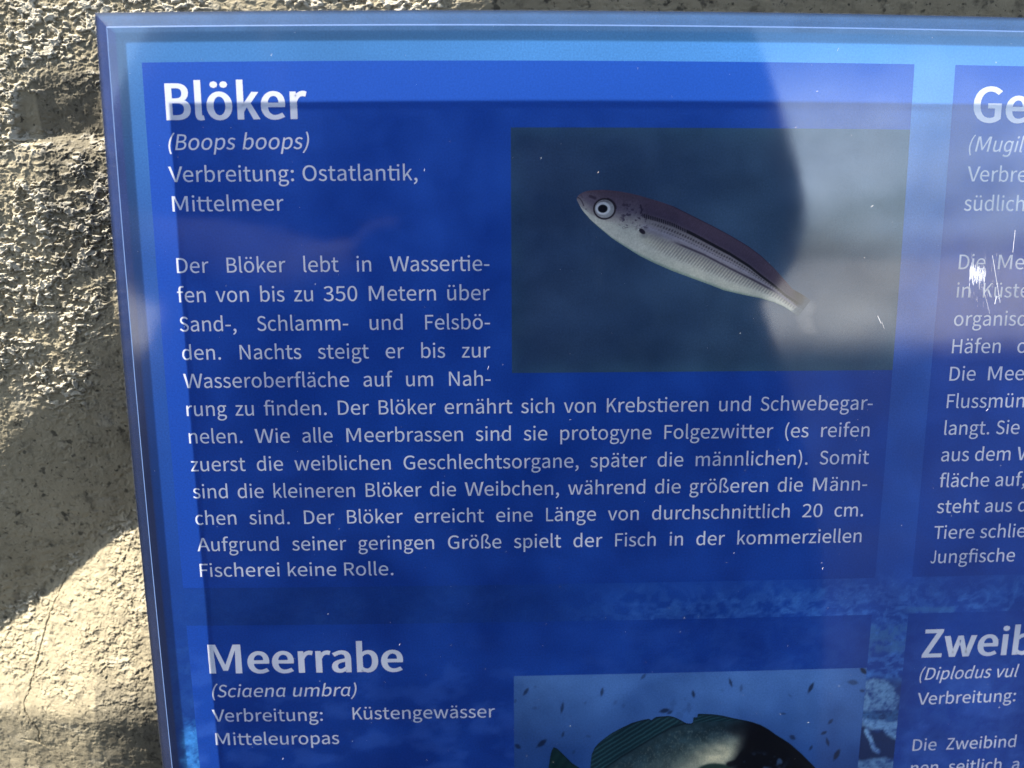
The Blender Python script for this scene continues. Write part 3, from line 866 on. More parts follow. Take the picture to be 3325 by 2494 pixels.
def build_fish_a(mat, parent, h):
    ns, nt = 640, 170
    tx, ty = resample(TOP, ns)
    bx, by = resample(BOT, ns)
    T = np.linspace(0, 1, nt)[:, None]
    PX = tx[None] * (1 - T) + bx[None] * T
    PY = ty[None] * (1 - T) + by[None] * T
    X, Y = zx(PX, PY)
    yl = np.interp(PX, LAT[:, 0], LAT[:, 1])
    d = (PY - yl) * 0.84                                   # units below the lateral line
    belly = np.interp(PX, bx, by)
    q = (PY - yl) / np.maximum(belly - yl, 12)
    qt = (yl - PY) / np.maximum(yl - np.interp(PX, tx, ty), 12)
    n = fbm(PX / 38, PY / 30, 4, 61)
    nf = fbm(PX / 9, PY / 9, 3, 62)
    body = smooth(640, 760, PX)
    # base ramp over the flank
    stops = [-1.3, -0.25, 0.0, .07, .16, .24, .33, .42, .55, .72, .92, 1.0]
    cols = np.array([(72, 58, 72), (60, 51, 70), (78, 71, 84), (108, 103, 108), (114, 109, 114), (130, 125, 136), (122, 118, 126), (140, 136, 130), (166, 162, 148),
                     (178, 176, 164), (174, 174, 160), (116, 134, 122)], float)
    qq = np.where(q < 0, -qt, q)
    rgb = np.stack([np.interp(qq, stops, cols[:, i]) for i in range(3)], -1)
    # head: purple crown fading to a pale cheek
    cheek = np.interp(PX, [178, 300, 480, 640, 760], [250, 330, 380, 400, 430])
    hd = (PY - cheek)
    hcols = np.array([(72, 60, 74), (88, 80, 94), (138, 132, 130), (172, 170, 160), (180, 178, 166), (120, 138, 126)], float)
    hq = np.where(hd < 0, hd / 190.0, np.clip(hd / np.maximum(belly - cheek, 20), 0, 1))
    hrgb = np.stack([np.interp(hq, [-1, -.45, -.05, .30, .90, 1.0], hcols[:, i]) for i in range(3)], -1)
    rgb = hrgb * (1 - body[..., None]) + rgb * body[..., None]
    rgb = rgb * (0.95 + 0.1 * n)[..., None] * (0.96 + 0.08 * nf)[..., None]
    def dab(m, col):
        nonlocal rgb
        m = np.clip(m, 0, 1)[..., None]
        rgb = rgb * (1 - m) + m * np.array(col, float)
    # scale rows
    rx = (PX * 0.84 + PY * 0.54)
    ry = (-PX * 0.54 + PY * 0.84)
    hatch = 0.5 + 0.5 * np.sin(rx / 23.0 * 2 * np.pi + ry / 30.0)
    hz = smooth(.34, .45, q) * (1 - smooth(.62, .80, q)) * smooth(700, 900, PX)
    dab(hatch * hz * 0.55, (84, 84, 92))
    dots = (0.5 + 0.5 * np.sin(rx / 23.0 * 2 * np.pi)) * (0.5 + 0.5 * np.sin(q * 60))
    dab(dots * smooth(.03, .08, q) * (1 - smooth(.2, .26, q)) * smooth(720, 900, PX) * .85, (44, 39, 50))
    top_h = (0.5 + 0.5 * np.sin(rx / 17.0 * 2 * np.pi)) * (q < -.0) * (0.4 + 0.6 * nf)
    dab(top_h * 0.22 * body, (42, 36, 58))
    # dark stripes
    beads = np.where(PX < 1060, 0.55 + 0.45 * np.sin(PX / 17 * 2 * np.pi), 1)
    wl_ = np.interp(PX, [690, 900, 1500, 1970, 2050], [14, 12, 10, 9, 5])
    dab(smooth(wl_ + 3, wl_ - 3, np.abs(d)) * smooth(690, 715, PX) * (1 - smooth(1960, 2000, PX)) * beads * .97, (16, 14, 24))
    st2 = np.interp(PX, [950, 1060, 1200, 1400, 1600, 1750, 1900], [555, 600, 660, 765, 865, 945, 1040])
    dab(smooth(15, 2, np.abs(PY - st2)) * smooth(900, 1050, PX) * (1 - smooth(1680, 1850, PX)) * .9, (56, 50, 64))
    dorsal = np.interp(PX, tx, ty)
    dab(smooth(12, 2, PY - dorsal) * smooth(900, 960, PX) * (1 - smooth(1700, 1800, PX)) * .8, (34, 28, 50))
    dab(smooth(26, 4, PY - dorsal) * (1 - smooth(620, 820, PX)) * .35, (80, 60, 72))
    # gill mottling, mouth, nostril, pectoral spot
    gill = smooth(.55, .75, fbm(PX / 26, PY / 20, 4, 66)) * smooth(500, 560, PX) * (1 - smooth(730, 760, PX)) * smooth(60, 10, np.abs(PY - 340) - 70)
    dab(gill * .75, (46, 38, 56))
    dab(smooth(10, 3, polyline_dist(PX, PY, [(688, 262), (698, 300), (690, 325)])) * .9, (36, 28, 48))
    dab(smooth(7, 2, polyline_dist(PX, PY, [(183, 196), (205, 210), (222, 235), (234, 265)])) * .8, (58, 50, 62))
    dab(smooth(8, 2, polyline_dist(PX, PY, [(212, 178), (224, 200)])) * .6, (70, 60, 72))
    dab(smooth(8, 3, np.hypot(PX - 252, PY - 293)) * .7, (70, 70, 78))
    dab(smooth(16, 5, polyline_dist(PX, PY, [(285, 190), (325, 205)])) * .8, (44, 36, 52))
    dab(smooth(34, 4, np.hypot((PX - 712) / 1.3, PY - 505)) * .5, (96, 100, 104))
    dab(smooth(4, -4, np.hypot(((PX - 700) * .8 + (PY - 470) * .6) / 1.7, (-(PX - 700) * .6 + (PY - 470) * .8)) - 17), (30, 26, 38))
    dab(smooth(8, 2, np.hypot(PX - 672, PY - 457)) * .8, (210, 210, 210))
    # eye
    ex, ey = PX - 400, PY - 291
    r = np.hypot(ex, ey * 1.06)
    dab(smooth(96, 86, r - 6 * (ex > 20) * (ey < 0)), (34, 28, 38))
    dab(smooth(80, 75, r), (132, 131, 134))
    dab(smooth(80, 60, r) * smooth(-60, 40, -ey + ex * .3) * .0, (90, 90, 96))
    dab(smooth(78, 30, r) * smooth(-20, 60, ey) * .5, (176, 177, 174))
    dab(smooth(-30, -70, ey) * smooth(78, 70, r) * .75, (84, 78, 86))
    dab(smooth(14, 5, np.abs(np.hypot((ex + 12) / 1.15, ey + 4) - 41)) * .7, (206, 206, 210))
    dab(smooth(4, -4, np.hypot((ex + 14) / 1.2, ey + 1) - 32), (6, 8, 20))
    # tail root
    dab(smooth(1860, 1970, PX) * (.45 + .6 * n) * (PY < yl + 30), (26, 22, 20))
    dab(smooth(1890, 1950, PX) * smooth(.3, .8, q) * .5 * n, (70, 62, 70))
    S = np.linspace(0, 1, ns)[None] + .02 * (fbm(PX / 25, PY / 14, 3, 68) - .5)
    dab(smooth(.955, .992, S) * .85, (58, 76, 92))                 # the tail root melts into the water
    me = quads_mesh('fish', on_board(X.ravel(), Y.ravel(), h), grid_faces(ns, nt)[:, ::-1])
    paint(me, (lin(np.clip(rgb, 0, 255)) / 0.85).reshape(-1, 3))
    return link('fish', me, mat, parent)


def zy(px, py):                                            # second fish picture
    return px_to_sheet(1640 + np.asarray(px, float) * 0.54250, 2130 + np.asarray(py, float) * 0.54250)


SPECKS = [(125, 213, 26, 10, -55, .8), (580, 215, 26, 9, -80, .8), (342, 310, 32, 9, -80, .8), (828, 122, 22, 9, -50, .6), (1127, 228, 22, 9, 80, .9), (1350, 160, 26, 8, 72, .9),
          (1413, 193, 22, 9, -85, .5), (1830, 190, 34, 11, -62, .95), (2082, 158, 30, 15, 5, .6), (2138, 208, 16, 9, 0, .7), (2145, 88, 26, 14, 45, 1.0), (955, 327, 30, 13, -12, .9),
          (985, 338, 18, 9, -30, .8), (1664, 345, 17, 7, 5, .6), (1948, 392, 20, 9, -45, .75), (1908, 460, 20, 9, -25, .85), (1720, 487, 20, 13, 30, .8), (1930, 515, 26, 9, 75, .85),
          (1830, 550, 17, 8, -60, .8), (1985, 590, 36, 14, -62, .95), (220, 522, 34, 14, -38, .9), (76, 541, 20, 12, 35, .8), (346, 470, 18, 7, -75, .7), (498, 480, 16, 8, 10, .3),
          (178, 312, 14, 10, 0, .25), (658, 280, 16, 9, -50, .3), (708, 298, 14, 8, -80, .3), (480, 280, 12, 7, -60, .3), (1100, 310, 14, 30, 0, .25), (1705, 236, 14, 5, 50, .35),
          (1298, 205, 14, 6, 0, .25), (410, 575, 14, 8, -60, .35), (60, 270, 14, 9, -60, .4), (180, 185, 10, 9, 0, .25)]


def photo_b_fn(X, Y):
    u, v = sheet_to_px(X, Y)
    px, py = (u - 1640) / .5425, (v - 2130) / .5425
    t = smooth(100, 700, py)[..., None]
    c = lin((76, 116, 176)) * (1 - t) + lin((40, 78, 142)) * t
    c = c * (1.0 - 0.22 * smooth(900, 100, px))[..., None]
    c = c * (0.93 + 0.14 * fbm(px / 120, py / 90, 3, 55))[..., None]
    for (sx, sy, a, b, ang, k) in SPECKS:
        ca, sa = math.cos(math.radians(ang)), math.sin(math.radians(ang))
        dx, dy = px - sx, py - sy
        e, f = (dx * ca + dy * sa) / (a * 1.2), (-dx * sa + dy * ca) / (b * 1.3)
        tail = smooth(.35, .0, np.hypot((e + 1.0) / .5, f / .8)) if a > 20 else 0
        m = np.maximum(smooth(1.15, .55, np.hypot(e, f * (1 + .35 * np.abs(e)))), tail * .7)
        c = c * (1 - (m * k * .92)[..., None]) + (m * k * .92)[..., None] * lin((16, 26, 50))
    bub = smooth(80, 60, np.hypot(px - 1050, (py - 310) * 1.1)) * smooth(.4, .6, fbm(px / 40, py / 40, 3, 57))
    c = c * (1 - (bub * .18)[..., None])
    return c / 0.85


def fill_shape(name, P, fn, mat, parent, h, step):
    """flat printed shape: outline in picture-2 units, finely gridded so that it can be coloured"""
    P = np.array(P, float)
    x0, x1, y0, y1 = P[:, 0].min(), P[:, 0].max(), P[:, 1].min(), P[:, 1].max()
    return P


def build_fish_b(mat, parent, h):
    """big drum fish: body, two dorsal fins and tail as one printed outline"""
    TOPB = np.array([(180, 900), (215, 800), (258, 690), (270, 600), (278, 570), (290, 545), (310, 552), (345, 585), (400, 640), (450, 672), (480, 690), (508, 700), (512, 640), (518, 590), (535, 550),
                     (560, 520), (600, 488), (640, 460), (700, 428), (760, 400), (810, 385), (860, 375), (876, 384), (890, 372), (905, 364), (940, 361), (980, 358), (1010, 364), (1030, 372), (1060, 388), (1085, 402), (1112, 404), (1124, 396),
                     (1127, 367), (1150, 366), (1153, 345), (1200, 346), (1250, 349), (1300, 356), (1360, 370), (1440, 386), (1480, 395), (1530, 412), (1580, 440), (1620, 470), (1700, 520), (1780, 590),
                     (1860, 672), (1930, 760), (1980, 850), (2000, 940)], float)
    BOTB = np.array([(180, 900), (230, 960), (330, 905), (430, 850), (520, 840), (700, 950), (900, 1040), (1150, 1110), (1400, 1130), (1650, 1110), (1850, 1050), (1970, 990), (2000, 940)], float)
    ns, nt = 620, 230
    d = np.concatenate([[0], np.cumsum(np.hypot(*np.diff(TOPB, axis=0).T))])
    s = np.linspace(0, d[-1], ns)
    tx, ty = np.interp(s, d, TOPB[:, 0]), np.interp(s, d, TOPB[:, 1])
    bx = np.interp(np.clip(np.linspace(180, 2000, ns) * 0 + np.maximum.accumulate(tx), 180, 2000), BOTB[:, 0], BOTB[:, 0])
    by = np.interp(bx, BOTB[:, 0], BOTB[:, 1])
    T = np.linspace(0, 1, nt)[:, None] ** 1.25
    PX = tx[None] * (1 - T) + bx[None] * T
    PY = ty[None] * (1 - T) + by[None] * T
    X, Y = zy(PX, PY)
    back_x = [200, 480, 560, 600, 700, 800, 900, 1000, 1080, 1200, 1350, 1440, 1530, 1620, 1700, 1780, 1860, 2000]
    back_y = [640, 740, 705, 668, 600, 540, 480, 425, 402, 398, 392, 388, 410, 470, 520, 590, 672, 900]
    yb = np.interp(PX, back_x, back_y)
    depth = PY - yb
    n = fbm(PX / 46, PY / 36, 4, 91)
    nf = fbm(PX / 7, PY / 11, 3, 92, .7)
    rgb = np.ones(PX.shape + (3,)) * np.array([36., 58., 68.])
    rgb = rgb * (0.7 + .5 * n)[..., None]
    def dab(m, col):
        nonlocal rgb
        m = np.clip(m, 0, 1)[..., None]
        rgb = rgb * (1 - m) + m * np.array(col, float)
    fin = smooth(2, -8, depth)
    dab(fin, (14, 38, 48))
    rays = 0.5 + 0.5 * np.sin((PX * .62 + PY * 1.0) / 27 * 2 * np.pi + 2 * n)
    rays2 = 0.5 + 0.5 * np.sin((PX * .35 + PY * 1.25) / 22 * 2 * np.pi + 2 * n)
    dab(fin * np.where(PX > 1115, rays2, rays) ** 2 * .75 * (PX > 500), (46, 84, 92))
    dab(smooth(12, 2, np.abs(depth)) * .8 * (PX > 560) * (PX < 1110), (10, 24, 34))
    # speckled flank scales
    row = (np.sin((PX + PY) / 17 * 2 * np.pi) * np.sin((PX - PY * 1.15) / 17 * 2 * np.pi)) * .5 + .5
    sp = smooth(.54, .78, nf)
    bodym = smooth(10, 50, depth) * (PX > 520)
    dab(bodym * (1 - smooth(1330, 1450, PX - (PY - 480) * .1)) * sp * .45, (112, 118, 112))
    dab(bodym * smooth(60, 190, depth) * (1 - smooth(1300, 1420, PX)) * .32 * (.4 + n), (96, 104, 96))
    # bright patch catching the light
    ax, ay = (PX - 1270) * .90 + (PY - 600) * -.42, (PX - 1270) * .42 + (PY - 600) * .90
    glow = np.exp(-((ax / 220) ** 2 + (ay / 78) ** 2)) * smooth(20, 70, depth)
    dab(1.35 * glow * (.35 + .65 * row) * (.6 + .6 * n), (240, 226, 184))
    dab(np.exp(-(((PX - 1200) / 260) ** 2 + ((PY - 760) / 120) ** 2)) * .6 * row, (190, 185, 160))
    # dark head
    head = smooth(1370, 1480, PX + (PY - 470) * .32)
    dab(head * .97, (7, 9, 18))
    crown = smooth(60, 20, np.hypot((PX - 1420) / 2.4, PY - 440))
    dab(crown * .55, (18, 18, 26))
    cheek = smooth(.46, .62, fbm(PX / 60, PY / 70, 3, 95)) * smooth(1400, 1450, PX) * (1 - smooth(1680, 1720, PX)) * smooth(560, 620, PY)
    dab(cheek * .8, (74, 100, 134))
    dab(smooth(26, 8, polyline_dist(PX, PY, [(1340, 650), (1385, 635), (1420, 590), (1470, 555)])) * .9, (12, 14, 22))
    pec = smooth(1.1, .8, np.hypot((PX - 1255) / 110, (PY - 690) / 50))
    dab(pec, (40, 60, 54))
    # tail fan
    tail = 1 - smooth(420, 500, PX)
    dab(tail, (12, 40, 44))
    dab(tail * (.5 + .5 * np.sin(PY / 14 + PX / 9)) * .35, (34, 66, 62))
    edge = smooth(20, 3, np.abs(PY - np.interp(PX, tx, ty)))
    dab(smooth(14, 2, (PY - ty[None]) + 0 * PX) * .6, (12, 22, 34))
    me = quads_mesh('fish', on_board(X.ravel(), Y.ravel(), h), grid_faces(ns, nt)[:, ::-1])
    paint(me, (lin(np.clip(rgb, 0, 255)) / 0.85).reshape(-1, 3))
    return link('fish', me, mat, parent)


# ------------------------------------------------------------------ the sign
BX0, BX1, BY0, BY1 = -156.1, 482.0, -395.0, 142.7
S_BODY, S_HEAD = 9.17, 20.6


def pxl(u, v):
    X, Y = px_to_sheet(u, v)
    return float(X), float(Y)


def frame_ring(o, i, ho, hi, seg=60):
    """ring of quads between two rectangles (x0,x1,y0,y1) at heights ho, hi, subdivided along the sides"""
    def loop(r, h):
        x0, x1, y0, y1 = r
        t = np.linspace(0, 1, seg, endpoint=False)
        X = np.concatenate([x0 + (x1 - x0) * t, np.full(seg, x1), x1 - (x1 - x0) * t, np.full(seg, x0)])
        Y = np.concatenate([np.full(seg, y0), y0 + (y1 - y0) * t, np.full(seg, y1), y1 - (y1 - y0) * t])
        return on_board(X, Y, np.full(len(X), float(h)))
    A, B = loop(o, ho), loop(i, hi)
    n = len(A)
    F = [(k, (k + 1) % n, n + (k + 1) % n, n + k) for k in range(n)]
    return np.concatenate([A, B]), F


def build_sign():
    sign = empty('info_sign', (0, 0, 0))
    tag(sign, 'blue fish information sign with white German text under a thick clear acrylic sheet', 'sign')
    ink = print_material('printed_ink')
    white = plain_material('white_ink', (0.74, 0.73, 0.79), 0.6, 0.1, 0, 0.03, 2500)
    edge_mat = plain_material('blue_edge', (0.012, 0.03, 0.13), 0.45, 0.4)
    # backing board: a real slab behind the print
    bb = 5.0
    V1, F1 = frame_ring((BX0, BX1, BY0, BY1), (BX0, BX1, BY0, BY1), -0.4, -bb)
    nb = len(V1) // 2
    F1 = [tuple(f) for f in F1] + [tuple(range(nb, 2 * nb))[::-1], tuple(range(nb))]
    mesh_obj('backing_board', V1, F1, edge_mat, sign)
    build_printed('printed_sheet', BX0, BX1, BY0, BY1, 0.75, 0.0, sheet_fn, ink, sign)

    HP, HT, HPH, HF = 0.03, 0.06, 0.06, 0.09
    panels = {}
    for key, r, lab in (('a', (-139.7, 157.0, -86.5, 124.6), 'text panel headed Blöker with a slender silver fish picture'),
                        ('b', (-135.2 - 4.5, 157.0, -318.0, -103.6), 'text panel headed Meerrabe with a dark big-finned fish picture'),
                        ('c', (173.5, 470.2, -86.5, 124.6), 'text panel cut by the right edge, its heading starting Ge'),
                        ('d', (173.5, 470.2, -318.0, -103.6), 'text panel cut by the right edge, its heading starting Zweib')):
        p = build_printed('text_panel', *r, 1.2, HP, panel_fn, ink, sign)
        p['label'] = lab
        panels[key] = p

    def lines(rows, S, **kw):
        out = []
        for row in rows:
            txt, u0, v0 = row[0], row[1], row[2]
            X0, Y0 = pxl(u0, v0)
            X1 = None
            if len(row) > 3:
                X1, Y1 = pxl(row[3], row[4])
                Y0 = 0.5 * (Y0 + Y1)
            k = dict(kw)
            if len(row) > 5:
                k['justify'] = row[5]
            out.append(set_line(txt, X0, Y0, S, X1, **k))
        return out

    J = True
    pa, pb, pc, pd = (panels[k] for k in 'abcd')
    text_object('heading', lines([('Blöker', 541, 389, 999, 384)], S_HEAD, bold=True), HT, white, pa)
    text_object('latin_name', lines([('(Boops boops)', 548, 487, 1005, 484)], S_BODY, italic=True), HT, white, pa)
    text_object('range_text', lines([('Verbreitung: Ostatlantik,', 549, 590, 1356, 587), ('Mittelmeer', 561, 687, 922, 684)], S_BODY), HT, white, pa)
    text_object('paragraph', lines([
        ('Der Blöker lebt in Wassertie-', 575, 884, 1589, 882, J),
        ('fen von bis zu 350 Metern über', 577, 979, 1590, 977, J),
        ('Sand-, Schlamm- und Felsbö-', 585, 1074, 1591, 1071, J),
        ('den. Nachts steigt er bis zur', 593, 1168, 1592, 1161, J),
        ('Wasseroberfläche auf um Nah-', 598, 1260, 1593, 1252, J),
        ('rung zu finden. Der Blöker ernährt sich von Krebstieren und Schwebegar-', 607, 1350, 2832, 1331, J),
        ('nelen. Wie alle Meerbrassen sind sie protogyne Folgezwitter (es reifen', 615, 1441, 2822, 1416, J),
        ('zuerst die weiblichen Geschlechtsorgane, später die männlichen). Somit', 621, 1531, 2820, 1505, J),
        ('sind die kleineren Blöker die Weibchen, während die größeren die Männ-', 628, 1619, 2814, 1591, J),
        ('chen sind. Der Blöker erreicht eine Länge von durchschnittlich 20 cm.', 636, 1705, 2802, 1675, J),
        ('Aufgrund seiner geringen Größe spielt der Fisch in der kommerziellen', 642, 1791, 2796, 1759, J),
        ('Fischerei keine Rolle.', 651, 1875, 1278, 1865)], S_BODY), HT, white, pa)
    text_object('heading', lines([('Meerrabe', 681, 2186, 1310, 2178)], S_HEAD, bold=True), HT, white, pb)
    text_object('latin_name', lines([('(Sciaena umbra)', 690, 2264, 1159, 2259)], S_BODY, italic=True), HT, white, pb)
    text_object('range_text', lines([('Verbreitung:', 691, 2343, 1049, 2340), ('Küstengewässer', 1146, 2336, 1607, 2329),
                                     ('Mitteleuropas', 702, 2419, 1102, 2415)], S_BODY), HT, white, pb)

    def col2(rows, S, **kw):
        return [set_line(t, pxl(u, v)[0], pxl(u, v)[1], S, None, **kw) for t, u, v in rows]

    text_object('heading', col2([('Gem', 3157, 395)], S_HEAD, bold=True), HT, white, pc)
    text_object('latin_name', col2([('(Mugil', 3145, 492)], S_BODY, italic=True), HT, white, pc)
    text_object('range_text', col2([('Verbreit', 3139, 589), ('südlich', 3129, 684)], S_BODY), HT, white, pc)
    text_object('paragraph', col2([('Die  Meer', 3112, 874), ('in  Küste', 3105, 966), ('organisch', 3096, 1058), ('Häfen   od', 3090, 1147), ('Die  Meer', 3082, 1236),
                                   ('Flussmünd', 3073, 1325), ('langt. Sie', 3065, 1412), ('aus dem W', 3055, 1498), ('fläche auf,', 3049, 1582),
                                   ('steht aus d', 3041, 1666), ('Tiere schlie', 3031, 1750), ('Jungfische', 3020, 1829)], S_BODY), HT, white, pc)
    text_object('heading', col2([('Zweibi', 2992, 2134)], S_HEAD, bold=True), HT, white, pd)
    text_object('latin_name', col2([('(Diplodus vul', 2985, 2208)], S_BODY, italic=True), HT, white, pd)
    text_object('range_text', col2([('Verbreitung:', 2977, 2288)], S_BODY), HT, white, pd)
    text_object('paragraph', col2([('Die  Zweibind', 2962, 2438), ('nen  seitlich  a', 2956, 2512)], S_BODY), HT, white, pd)

    pha = build_printed('photo_print', 0.0, 157.0, 4.5, 100.0, 0.7, HPH, photo_a_fn, ink, sign)
    pha['label'] = 'teal underwater picture of a slender silver fish with a big round eye'
    build_fish_a(ink, pha, HF)
    phb = build_printed('photo_print', 0.2, 156.9, -236.0, -128.9, 0.45, HPH, photo_b_fn, ink, sign)
    phb['label'] = 'blue underwater picture of a dark fish with raised back fins among tiny fish'
    build_fish_b(ink, phb, HF)

    # ---- clear cover: flat front, wide polished bevel all round
    T0, IN = 6.0, 7.2
    clear = acrylic_material('clear_acrylic')
    bev = acrylic_material('bevelled_acrylic', BEV_FROST, BEV_COL, 0.05, lo=0.72, hi=1.0)
    pol = plain_material('polished_edge', (0.060, 0.105, 0.22), 0.6, 0.15)
    fx0, fx1, fy0, fy1 = BX0 + IN, BX1 - IN, BY0 + IN, BY1 - IN
    nx, ny = 60, 50
    X, Y = np.meshgrid(np.linspace(fx0, fx1, nx), np.linspace(fy0, fy1, ny))
    me = quads_mesh('acrylic_cover', on_board(X.ravel(), Y.ravel(), T0), grid_faces(nx, ny))
    cover = link('acrylic_cover', me, clear, sign)
    Vb, Fb = frame_ring((BX0, BX1, BY0, BY1), (fx0 - .55, fx1 + .55, fy0 - .55, fy1 + .55), 0.6, T0 - 0.5, 80)
    mesh_obj('bevel', Vb, Fb, bev, cover)
    Ve, Fe = frame_ring((fx0 - .55, fx1 + .55, fy0 - .55, fy1 + .55), (fx0, fx1, fy0, fy1), T0 - 0.5, T0, 80)
    mesh_obj('polished_edge', Ve, Fe, pol, cover)
    # dust and fine nicks on the front face
    rnd = random.Random(3)
    nick = plain_material('bright_nick', (0.70, 0.72, 0.76), 0.4, 0.4)
    V, F = [], []

    def sliver(X, Y, L, W, ang, lift=0.0):
        """a tiny ridge whose upper flank turns to the light"""
        ca, sa = math.cos(ang), math.sin(ang)
        k = len(V)
        for (a, b, hh) in ((-L / 2, -W / 2, 0), (L / 2, -W / 2, 0), (L / 2, W / 2, 0), (-L / 2, W / 2, 0), (-L / 2, 0, lift), (L / 2, 0, lift)):
            V.append((X + a * ca - b * sa, Y + a * sa + b * ca, T0 + 0.01 + hh))
        F.extend([(k, k + 1, k + 5, k + 4), (k + 4, k + 5, k + 2, k + 3)])

    for _ in range(240):
        X, Y = rnd.uniform(fx0, 240), rnd.uniform(-185, fy1)
        big = rnd.random() ** 5
        L = 0.10 + 1.5 * big * rnd.random()
        sliver(X, Y, L, 0.04 + 0.09 * rnd.random(), rnd.gauss(0.9, 0.8), 0.01 + 0.035 * rnd.random())
    me_v = np.array(V)
    dust = mesh_obj('dust_specks', on_board(me_v[:, 0], me_v[:, 1], me_v[:, 2]), F, nick, cover)
    dust['kind'] = 'stuff'
    V, F = [], []
    # scuff beside the right-hand paragraph and the scratches around it
    cx, cy = pxl(3150, 895)
    for k in range(190):
        t = rnd.random() ** 1.5
        X = cx - 4.2 + 6.6 * t
        sliver(X, cy + rnd.gauss(0.4, 1.3) - .18 * (X - cx), rnd.uniform(1.0, 3.2), rnd.uniform(.03, .09) * (1.2 - .7 * t), 1.62 + rnd.gauss(0, .04), .05)
    for k in range(40):
        X = cx + rnd.uniform(-5, 9)
        sliver(X, cy + rnd.uniform(-13, 9), rnd.uniform(0.8, 4.0), rnd.uniform(.010, .026), 1.68 + rnd.gauss(0, .07), .015)
    for (u0, v0, u1, v1, w) in ((3190, 830, 3215, 980, .07), (3262, 750, 3255, 820, .06), (3312, 720, 3325, 810, .10), (3203, 960, 3198, 985, .16), (3160, 930, 3182, 1015, .04),
                                (2825, 1022, 2836, 1046, .14), (2838, 1040, 2846, 1062, .06)):
        (xa, ya), (xb, yb) = pxl(u0, v0), pxl(u1, v1)
        sliver((xa + xb) / 2, (ya + yb) / 2, math.hypot(xb - xa, yb - ya), w * 1.6, math.atan2(yb - ya, xb - xa), .05)
    me_v = np.array(V)
    sc = mesh_obj('scratch_marks', on_board(me_v[:, 0], me_v[:, 1], me_v[:, 2]), F, nick, cover)
    sc['kind'] = 'stuff'
    return sign


BEV_FROST, BEV_COL = 0.06, (0.06, 0.10, 0.25)

# ------------------------------------------------------------------ the photographer (seen only mirrored in the cover)
def skin_mesh(name, pts, edges, root=0, sub=2):
    me = bpy.data.meshes.new(name)
    me.from_pydata([p[:3] for p in pts], edges, [])
    o = bpy.data.objects.new(name, me)
    COL.objects.link(o)
    md = o.modifiers.new('skin', 'SKIN')
    md.use_smooth_shade = True
    for i, p in enumerate(pts):
        sv = me.skin_vertices[0].data[i]
        r = p[3]
        sv.radius = (r, p[4] if len(p) > 4 else r)
        sv.use_root = (i == root)
    ss = o.modifiers.new('sub', 'SUBSURF')
    ss.levels = ss.render_levels = sub
    bpy.context.view_layer.update()
    m2 = bpy.data.meshes.new_from_object(o.evaluated_get(bpy.context.evaluated_depsgraph_get()))
    bpy.data.objects.remove(o)
    return m2


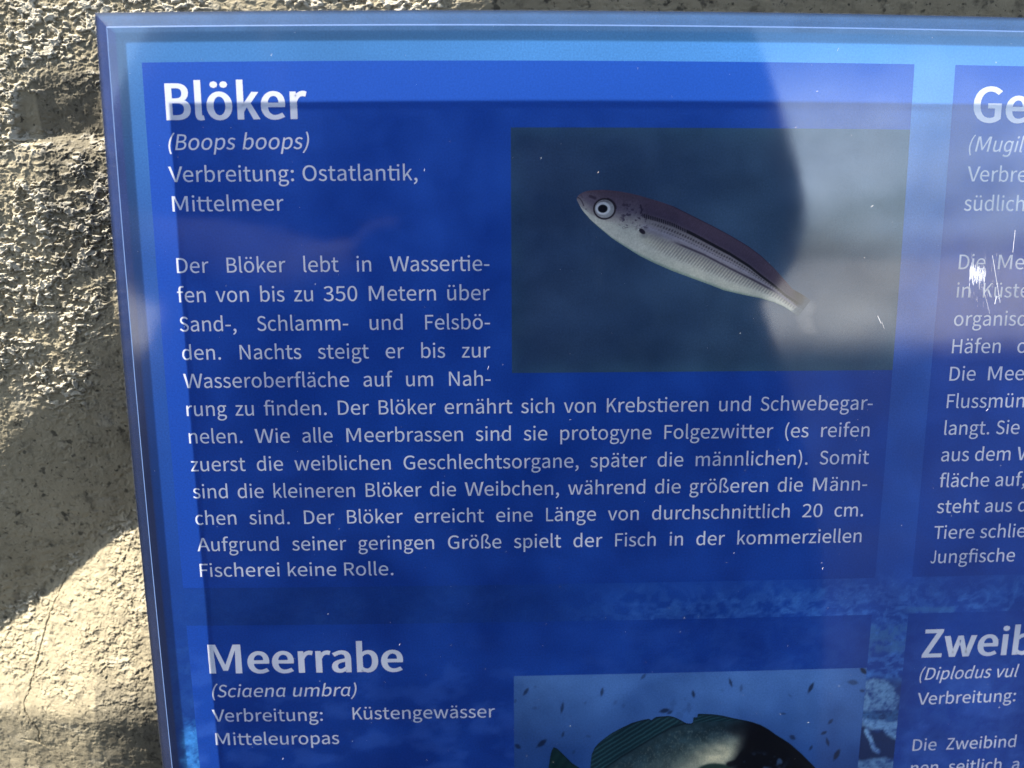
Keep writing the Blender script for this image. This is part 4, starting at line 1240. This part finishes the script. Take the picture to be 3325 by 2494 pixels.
def build_person():
    cxp = cam_loc.x - .030
    by = -0.56
    root = empty('person', (cxp, by, GROUND))
    tag(root, 'person in a long dark coat and gloves holding a phone out, mirrored in the sign', 'person')
    base = Vector((cxp, by, GROUND))
    P = [(0, 0, .90, .47, .14), (0, .0, 1.10, .36, .13), (0, .0, 1.28, .27, .12), (0, -.01, 1.40, .18, .09), (0, .0, 1.50, .055), (0, .02, 1.57, .065, .07),
         (0, .03, 1.64, .078, .095), (0, .02, 1.71, .066, .085)]
    E = [(0, 1), (1, 2), (2, 3), (3, 4), (4, 5), (5, 6), (6, 7)]
    ph = cam_loc - base
    k = len(P)                                                # the coat hangs to the shins
    P += [(0, .0, .62, .48, .15), (0, .0, .34, .48, .15), (0, .0, .20, .46, .14)]
    E += [(0, k), (k, k + 1), (k + 1, k + 2)]
    for s in (-1, 1):
        k = len(P)
        P += [(s * .10, 0, .88, .088), (s * .11, .01, .50, .062), (s * .11, -.02, .10, .044), (s * .12, .12, .04, .04, .03)]
        E += [(0, k), (k, k + 1), (k + 1, k + 2), (k + 2, k + 3)]
        k = len(P)
        P += [(s * .225, 0, 1.38, .08), (s * (.36 if s < 0 else .315), .02, 1.12, .08), (ph.x + s * .17, .13, 1.08, .052), (ph.x + s * .112, ph.y - .045, ph.z - .015, .030, .02)]
        E += [(3, k), (k, k + 1), (k + 1, k + 2), (k + 2, k + 3)]
        w = k + 3
        for f in range(4):                                   # fingers curled behind the phone
            k = len(P)
            z0 = ph.z + .024 - f * .017
            P += [(ph.x + s * .095, ph.y - .026, z0, .0085), (ph.x + s * .070, ph.y - .019, z0 + .002, .0078), (ph.x + s * (.045 + .004 * (f in (1, 2))), ph.y - .020, z0 + .003, .0066)]
            E += [(w, k), (k, k + 1), (k + 1, k + 2)]
        k = len(P)
        P += [(ph.x + s * .098, ph.y - .052, ph.z - .034, .011), (ph.x + s * .074, ph.y - .046, ph.z - .030, .009), (ph.x + s * .052, ph.y - .042, ph.z - .022, .0075)]
        E += [(w, k), (k, k + 1), (k + 1, k + 2)]
    me = skin_mesh('body', P, E, 0, 2)
    cloth = plain_material('dark_jacket', (0.026, 0.028, 0.036), 0.85, 0.2, 0, 0.25, 60)
    trousers = plain_material('dark_trousers', (0.05, 0.05, 0.055), 0.85, 0.2, 0, 0.2, 60)
    skin = plain_material('skin', (0.13, 0.075, 0.05), 0.5, 0.4, 0, 0.08, 40)
    body = link('body', me, [cloth, trousers, skin], root, True)
    for p in me.polygons:
        c = p.center
        if c.z > 1.49:
            p.material_index = 2
        elif c.z < .93:
            p.material_index = 1
    def feature(name, mat, x, y, z, sx, sy, sz):
        bm = bmesh.new()
        r = bmesh.ops.create_uvsphere(bm, u_segments=12, v_segments=8, radius=1.0)
        for v in r['verts']:
            v.co = Vector((v.co.x * sx + x, v.co.y * sy + y, v.co.z * sz + z))
        fm = bpy.data.meshes.new(name)
        bm.to_mesh(fm)
        bm.free()
        link(name, fm, mat, root, True)
    feature('nose', skin, 0, .128, 1.635, .013, .022, .022)
    feature('mouth', plain_material('lips', (.10, .045, .04), .5, .3), 0, .112, 1.595, .024, .010, .007)
    for s in (-1, 1):
        feature('eye', plain_material('eye_white', (.5, .5, .48), .3, .5), s * .030, .116, 1.662, .013, .010, .007)
        feature('ear', skin, s * .082, .02, 1.645, .010, .018, .030)
    bm = bmesh.new()
    r = bmesh.ops.create_uvsphere(bm, u_segments=24, v_segments=16, radius=1.0)
    for v in r['verts']:
        k = 1 + .04 * math.sin(v.co.x * 19) * math.cos(v.co.z * 15)
        v.co = Vector((v.co.x * .092 * k, v.co.y * .110 * k + .008, max(v.co.z, -.55) * .095 * k + 1.705))
        if v.co.y > .085 and v.co.z < 1.70:
            v.co.y = .075
    hm = bpy.data.meshes.new('hair')
    bm.to_mesh(hm)
    bm.free()
    link('hair', hm, plain_material('dark_hair', (0.03, 0.022, 0.016), 0.6, 0.3), root, True)
    # the phone is held, so it is a thing of its own
    phone = empty('phone', cam_loc + Vector((0, -.004, 0)))
    tag(phone, 'black smartphone held sideways in the photographer\'s hands', 'phone')
    bm = bmesh.new()
    bmesh.ops.create_cube(bm, size=1.0)
    for v in bm.verts:
        v.co = Vector((v.co.x * .148, v.co.y * .008 - .005, v.co.z * .072))
    bmesh.ops.bevel(bm, geom=[e for e in bm.edges if abs(e.verts[0].co.y - e.verts[1].co.y) > .004], offset=.011, segments=5, profile=.5, affect='EDGES')
    pm = bpy.data.meshes.new('shell')
    bm.to_mesh(pm)
    bm.free()
    link('shell', pm, plain_material('black_shell', (0.02, 0.02, 0.022), 0.3, 0.5), phone)
    bm = bmesh.new()
    bmesh.ops.create_cube(bm, size=1.0)
    for v in bm.verts:
        v.co = Vector((v.co.x * .138, v.co.y * .0006 - .0094, v.co.z * .064))
    pm = bpy.data.meshes.new('screen')
    bm.to_mesh(pm)
    bm.free()
    link('screen', pm, plain_material('dark_glass', (0.03, 0.03, 0.04), 0.1, 0.5), phone)


build_ground()
build_wall()
build_sign()
build_person()
